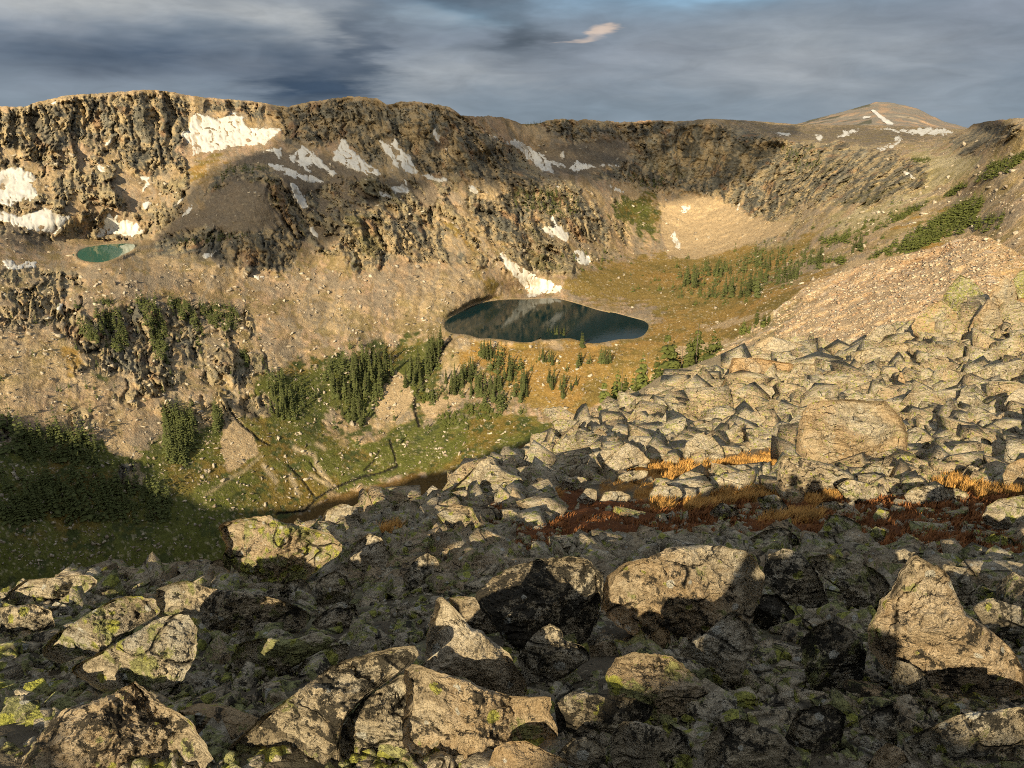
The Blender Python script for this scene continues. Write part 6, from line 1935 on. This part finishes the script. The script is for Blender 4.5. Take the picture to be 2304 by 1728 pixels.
BELTS = [
    ('N', [(1215, 1245), (1480, 1090), (1700, 970), (1860, 850), (1960, 860), (1870, 1060), (1660, 1150), (1560, 1190), (1400, 1215)], 228, (16, 30), 1),
    ('N', [(1900, 750), (2000, 640), (2130, 600), (2230, 540), (2230, 600), (2080, 700)], 85, (12, 22), 1),
    ('N', [(1690, 845), (1800, 780), (1850, 770), (1760, 830)], 26, (12, 20), 1),
    ('N', [(1340, 1000), (1500, 920), (1560, 900), (1400, 1000)], 26, (12, 20), 1),
    ('N', [(870, 1120), (1080, 1100), (1080, 1140), (900, 1150)], 26, (14, 24), 1),
    ('N', [(900, 1270), (1050, 1240), (1050, 1280)], 15, (16, 24), 1),
    ('N', [(1480, 600), (1600, 590), (1600, 620), (1500, 620)], 19, (8, 14), 1),
    ('N', [(1900, 1000), (2080, 960), (2060, 1050), (1920, 1080)], 22, (14, 26), 1),
    ('J', [(510, 440), (620, 310), (780, 290), (830, 480), (800, 620), (700, 480), (560, 480)], 95, (14, 26), 0),
    ('J', [(870, 210), (1000, 240), (1090, 420), (1090, 640), (1000, 600), (960, 400)], 114, (14, 28), 0),
    ('J', [(1080, 200), (1200, 230), (1300, 380), (1330, 480), (1230, 380), (1100, 300)], 68, (14, 24), 0),
    ('J', [(1290, 250), (1480, 250), (1560, 330), (1530, 420), (1400, 420), (1320, 340)], 87, (14, 24), 0),
    ('J', [(1050, 960), (1250, 960), (1280, 1100), (1200, 1300), (1080, 1260), (1060, 1100)], 133, (26, 42), 0),
    ('J', [(1380, 930), (1440, 930), (1440, 1080), (1390, 1080)], 26, (24, 36), 0),
    ('J', [(130, 1080), (400, 1060), (600, 1080), (640, 1300), (420, 1290), (140, 1280)], 95, (22, 36), 0),
    ('J', [(200, 1420), (480, 1380), (700, 1440), (1000, 1420), (1120, 1500), (1100, 1659), (0, 1659), (0, 1560)], 228, (22, 40), 0),
    ('J', [(600, 230), (750, 220), (740, 240), (620, 245)], 19, (10, 16), 0),
    ('J', [(1560, 560), (1610, 560), (1610, 650), (1560, 640)], 15, (16, 26), 0),
    ('K', [(980, 850), (1090, 800), (1100, 840), (1000, 890)], 22, (12, 20), 1),
    ('K', [(1100, 970), (1240, 930), (1300, 1000), (1150, 1050)], 30, (12, 20), 1),
    ('K', [(1280, 900), (1420, 900), (1540, 960), (1440, 1000), (1300, 980)], 38, (14, 22), 1),
    ('L', [(1150, 1130), (1600, 1080), (1600, 1110), (1160, 1160)], 49, (8, 13), 0),
    ('L', [(1380, 800), (1440, 690), (1500, 650), (1760, 650), (1740, 680), (1500, 700), (1400, 820)], 49, (8, 14), 0),
    ('M', [(1100, 830), (1420, 800), (1560, 900), (1500, 1000), (1250, 950), (1120, 940)], 114, (9, 16), 0),
    ('M', [(1850, 700), (2100, 730), (2050, 800), (1880, 760)], 30, (8, 14), 0),
    ('N', [(640, 520), (860, 500), (900, 620), (760, 720), (680, 640)], 57, (8, 14), 0),
    ('M', [(1180, 376), (1300, 366), (1500, 350), (1320, 372), (1200, 385)], 34, (5, 8), 0),
    ('J', [(0, 1000), (130, 1010), (400, 1060), (640, 1090), (700, 1300), (1000, 1380), (1150, 1500), (1200, 1659), (0, 1659)], 110, (14, 60), 0),
    ('K', [(360, 700), (560, 600), (820, 640), (760, 840), (640, 1000), (450, 950)], 70, (24, 40), 0),
    ('K', [(860, 740), (1100, 520), (1120, 640), (1000, 820), (1130, 800), (1300, 640), (1640, 620), (1700, 820), (1500, 960), (1280, 900), (1000, 900)], 130, (12, 38), 0),
    ('K', [(0, 700), (240, 720), (330, 840), (250, 980), (20, 1000)], 60, (18, 34), 0),
    ('N', [(-60, 1380), (120, 1280), (450, 1200), (930, 1180), (900, 1300), (700, 1420), (480, 1520), (150, 1560), (-100, 1480)], 190, (10, 30), 0),
    ('N', [(900, 1150), (1300, 960), (1600, 860), (1560, 920), (1250, 1080), (1000, 1200)], 60, (10, 20), 1),
    ('P', [(600, 800), (900, 760), (1150, 790), (1380, 800), (1300, 900), (1100, 980), (850, 1010), (650, 980)], 70, (9, 32), 0),
    ('P', [(1350, 640), (1600, 560), (1900, 500), (2050, 440), (1980, 560), (1700, 680), (1500, 700)], 80, (8, 22), 1),
    ('P', [(0, 680), (350, 660), (600, 760), (620, 930), (300, 960), (0, 930)], 70, (8, 24), 0),
    ('M', [(1300, 1250), (1700, 1170), (1950, 1240), (1800, 1330), (1500, 1330)], 20, (8, 16), 1),
]


def sample_in(poly, n, rg, gap):
    out = []
    lo, hi = poly.min(0), poly.max(0)
    tr_ = 0
    while len(out) < n and tr_ < 4000:
        tr_ += 1
        q = rg.uniform(lo, hi)
        ins = False
        for i in range(len(poly)):
            a, b = poly[i], poly[(i + 1) % len(poly)]
            if (a[1] > q[1]) != (b[1] > q[1]) and q[0] < (b[0] - a[0]) * (q[1] - a[1]) / (b[1] - a[1]) + a[0]:
                ins = not ins
        if not ins or any((q[0] - o[0]) ** 2 + (q[1] - o[1]) ** 2 < gap * gap for o in out):
            continue
        out.append(q)
    return np.array(out)


ORDINAL = {1: 'first', 2: 'second', 3: 'third'}


def nth(n):
    if n in ORDINAL:
        return ORDINAL[n]
    return f"{n}{'th' if 10 <= n % 100 <= 20 else {1: 'st', 2: 'nd', 3: 'rd'}.get(n % 10, 'th')}"


def plant_stands():
    rg = np.random.RandomState(33)
    for w_, pts, n, hp, name in STANDS:
        poly = tr(w_, pts)
        q = sample_in(poly, n, rg, 3.5)
        q = q[np.argsort(q[:, 0])]
        P = far_point(q[:, 0], q[:, 1])
        for i, p in enumerate(P):
            h = 1.2 * rg.uniform(*hp) * np.linalg.norm(p) / F_PX
            o = bpy.data.objects.new('conifer', None)
            COL.objects.link(o)
            o.empty_display_size = 0.1
            o.location = p
            o.rotation_euler = (rg.normal(0, 0.03), rg.normal(0, 0.03), rg.uniform(0, 6.28))
            wd = rg.uniform(0.95, 1.45)
            o.scale = (h * wd, h * wd, h)
            o['category'] = 'tree'; o['group'] = 'conifers on the basin floor'
            o['label'] = (f'{nth(i + 1)} conifer from the left in the {name}' if len(P) > 2 else f"{['left', 'right'][i]} conifer of the {name}")
            c = bpy.data.objects.new('crown', TREE[rg.randint(len(TREE))]); c.parent = o; COL.objects.link(c)
            t = bpy.data.objects.new('trunk', TRUNK); t.parent = o; COL.objects.link(t)


plant_stands()


def plant_belts():
    rg = np.random.RandomState(44)
    acc = {0: ([], []), 1: ([], [])}
    lite = [conifer(200 + j, 0.18, 8, 5) for j in range(6)]
    bl = [bush_shape(230 + j) for j in range(3)]
    bl = [(v, f) for v, f in bl]
    for w_, pts, n, hp, kind in BELTS:
        q = sample_in(tr(w_, pts), n, rg, 2.5)
        P = far_point(q[:, 0], q[:, 1])
        for p in P:
            h = rg.uniform(*hp) * np.linalg.norm(p) / F_PX
            v, f = lite[rg.randint(6)]
            a = rg.uniform(0, 6.28)
            wd = rg.uniform(1.0, 1.5) * (1.9 if kind else 1.0)
            hh = h * (0.75 if kind else 1.0)
            x = (v[:, 0] * math.cos(a) - v[:, 1] * math.sin(a)) * hh * wd
            y = (v[:, 0] * math.sin(a) + v[:, 1] * math.cos(a)) * hh * wd
            vv_, ff_ = acc[kind]
            ff_.append(f + sum_len[kind]); sum_len[kind] += len(v)
            vv_.append(np.stack([x + p[0], y + p[1], v[:, 2] * hh * 1.05 + p[2] - 0.04 * hh], -1))
    for kind, lab, m in ((0, 'dark scrub conifers on the crags and in the shaded valley', M_NEEDLE), (1, 'wind pressed conifer thicket on the right slope', M_BUSH)):
        me = new_mesh('scrub', np.concatenate(acc[kind][0]), np.concatenate(acc[kind][1]), smooth=False)
        add_obj('shrubbery', me, m, kind='stuff', label=lab)


sum_len = {0: 0, 1: 0}
plant_belts()

# bushes on the near hillside edge: pixel of the foot, height in pixels
for (u, v, hpx, lab) in [(1395, 925, 62, 'round green juniper bush at the brow above the meadow'), (1425, 912, 48, 'low juniper bush touching the brow bush'), (1452, 890, 66, 'tall pointed green bush right of the brow bushes'),
                         (1530, 855, 60, 'leafy bush below the tallest hillside bush'), (1565, 838, 74, 'tallest green bush on the hillside edge'), (1500, 866, 36, 'small bush between the hillside bushes'), (1480, 880, 30, 'tiny dark bush on the hillside edge'),
                         (1600, 812, 34, 'thin bush above the tallest hillside bush'), (1685, 762, 26, 'little bush on the upper hillside edge'), (1715, 742, 22, 'small dark bush high on the hillside edge')]:
    p = hill_point(np.array([u]), np.array([v - 14]))[0]
    h = 1.5 * hpx * np.linalg.norm(p) / F_PX
    o = bpy.data.objects.new('bush', None); COL.objects.link(o)
    o.location = p; o.scale = (h * 0.8, h * 0.8, h); o.rotation_euler = (0, 0, u * 0.7)
    o['category'] = 'bush'; o['group'] = 'bushes on the hillside edge'; o['label'] = lab
    c = bpy.data.objects.new('crown', BUSH[int(u) % 5]); c.parent = o; COL.objects.link(c)
    t = bpy.data.objects.new('trunk', TRUNK); t.parent = o; COL.objects.link(t)

# ------------------------------------------------------------------ grass
def blades(name, polys, n, hlo, hhi, wpx, mat, label, seed, thr=0.35):
    rg = np.random.RandomState(seed)
    al = np.concatenate(polys)
    lo, hi = al.min(0) - 6, al.max(0) + 6
    us, vs_, got = [], [], 0
    for _ in range(40):
        u = rg.uniform(lo[0], hi[0], 60000); v = rg.uniform(lo[1], hi[1], 60000)
        m = msample2(polys, u, v)
        nz = perlin(np.stack([u / 26, v / 12, 0 * u + seed], -1)) + 0.6 * perlin(np.stack([u / 9, v / 6, 0 * u + seed], -1))
        k = (m > thr) & (rg.uniform(size=60000) < 0.45 + 1.4 * nz) & (u < 2330)
        us.append(u[k]); vs_.append(v[k]); got += k.sum()
        if got >= n:
            break
    u = np.concatenate(us)[:n]; v = np.concatenate(vs_)[:n]
    t = near_hit(u, v)
    g = np.isfinite(t); u, v, t = u[g], v[g], t[g]
    p = pix_dir(u, v) * t[:, None]
    h = rg.uniform(hlo, hhi, len(u)) * (1 + 0.35 * perlin(p * 1.1))
    w = wpx * t / F_PX
    a = rg.uniform(0, 6.283, len(u)); ln = rg.uniform(0.2, 1.1, len(u)) * h
    wind = np.array([0.35, 0.1])
    dx, dy = np.cos(a) * ln * 0.6 + wind[0] * ln * 0.7, np.sin(a) * ln * 0.6 + wind[1] * ln * 0.4
    b = a + 1.57
    s = np.stack([np.cos(b) * w, np.sin(b) * w, 0 * w], -1)
    p[:, 2] -= 0.02
    mid = p + np.stack([dx * 0.35, dy * 0.35, h * 0.62], -1)
    tip = p + np.stack([dx, dy, h * 0.95], -1)
    V = np.stack([p - s, p + s, mid + s * 0.7, mid - s * 0.7, tip], 1).reshape(-1, 3)
    i = np.arange(len(u)) * 5
    F = np.concatenate([np.stack([i, i + 1, i + 2], -1), np.stack([i, i + 2, i + 3], -1), np.stack([i + 3, i + 2, i + 4], -1)])
    add_obj('grass', new_mesh(name, V, F, smooth=False), mat, kind='stuff', label=label)


blades('golden_grass', GOLD_G, 24000, 0.05, 0.15, 0.9, mat_plain('golden_grass', (0.43, 0.235, 0.065), 0.8, 0.6, 3.0), 'golden orange autumn grass growing between the sunlit boulders', 2)
blades('red_turf', RED_G, 34000, 0.03, 0.085, 1.6, mat_plain('red_turf', (0.20, 0.082, 0.028), 0.9, 0.65, 4.5), 'rust red alpine turf in the shaded hollow', 3)

# ------------------------------------------------------------------ the photographer, whose shadow falls on the boulder ahead
def build_person():
    gz = float(near_z([0.0], [-0.42])[0])
    J = {'pel': (0, -0.42, gz + 0.92, .135), 'wst': (0, -0.43, gz + 1.08, .125), 'chs': (0, -0.42, gz + 1.28, .15), 'nck': (0, -0.38, gz + 1.42, .055), 'hd0': (0, -0.35, gz + 1.50, .075), 'hd1': (0, -0.34, gz + 1.60, .095), 'hd2': (0, -0.34, gz + 1.68, .07),
         'sl': (-.19, -0.40, gz + 1.36, .06), 'el': (-.25, -0.20, gz + 1.20, .045), 'hl': (-.09, -0.075, gz + 1.44, .035), 'sr': (.19, -0.40, gz + 1.36, .06), 'er': (.25, -0.20, gz + 1.20, .045), 'hr': (.09, -0.075, gz + 1.44, .035),
         'pl': (-.10, -0.42, gz + 0.86, .10), 'kl': (-.12, -0.36, gz + 0.48, .065), 'al': (-.13, -0.46, gz + 0.09, .045), 'tl': (-.15, -0.28, gz + 0.035, .035), 'pr': (.10, -0.42, gz + 0.86, .10), 'kr': (.12, -0.36, gz + 0.48, .065), 'ar': (.13, -0.46, gz + 0.09, .045), 'tr': (.15, -0.28, gz + 0.035, .035)}
    E = [('pel', 'wst'), ('wst', 'chs'), ('chs', 'nck'), ('nck', 'hd0'), ('hd0', 'hd1'), ('hd1', 'hd2'), ('chs', 'sl'), ('sl', 'el'), ('el', 'hl'), ('chs', 'sr'), ('sr', 'er'), ('er', 'hr'),
         ('pel', 'pl'), ('pl', 'kl'), ('kl', 'al'), ('al', 'tl'), ('pel', 'pr'), ('pr', 'kr'), ('kr', 'ar'), ('ar', 'tr')]
    # five short finger chains on each hand, curled forward round the camera
    for s, h in ((-1, 'hl'), (1, 'hr')):
        hx, hy, hz, _ = J[h]
        for q in range(5):
            b = f'{h}{q}'
            up = 0.035 - 0.018 * q
            J[b + 'a'] = (hx - s * 0.012, hy + 0.03, hz + up, .010)
            J[b + 'b'] = (hx - s * (0.035 if q else 0.01), hy + (0.045 if q else 0.01), hz + up + (0.0 if q else 0.03), .008)
            E += [(h, b + 'a'), (b + 'a', b + 'b')]
    names = list(J)
    me = bpy.data.meshes.new('person')
    me.from_pydata([J[n][:3] for n in names], [(names.index(a), names.index(b)) for a, b in E], [])
    o = add_obj('person', me, mat_plain('grey_jacket', (0.10, 0.11, 0.13), 0.85, 0.2, 6.0), label='person in a dark jacket raising a camera, seen only by the shadow', category='person')
    sk = o.modifiers.new('skin', 'SKIN')
    for i, n in enumerate(names):
        r = J[n][3]
        me.skin_vertices[0].data[i].radius = (r, r)
    me.skin_vertices[0].data[0].use_root = True
    sb = o.modifiers.new('sub', 'SUBSURF'); sb.levels = 2; sb.render_levels = 2


build_person()
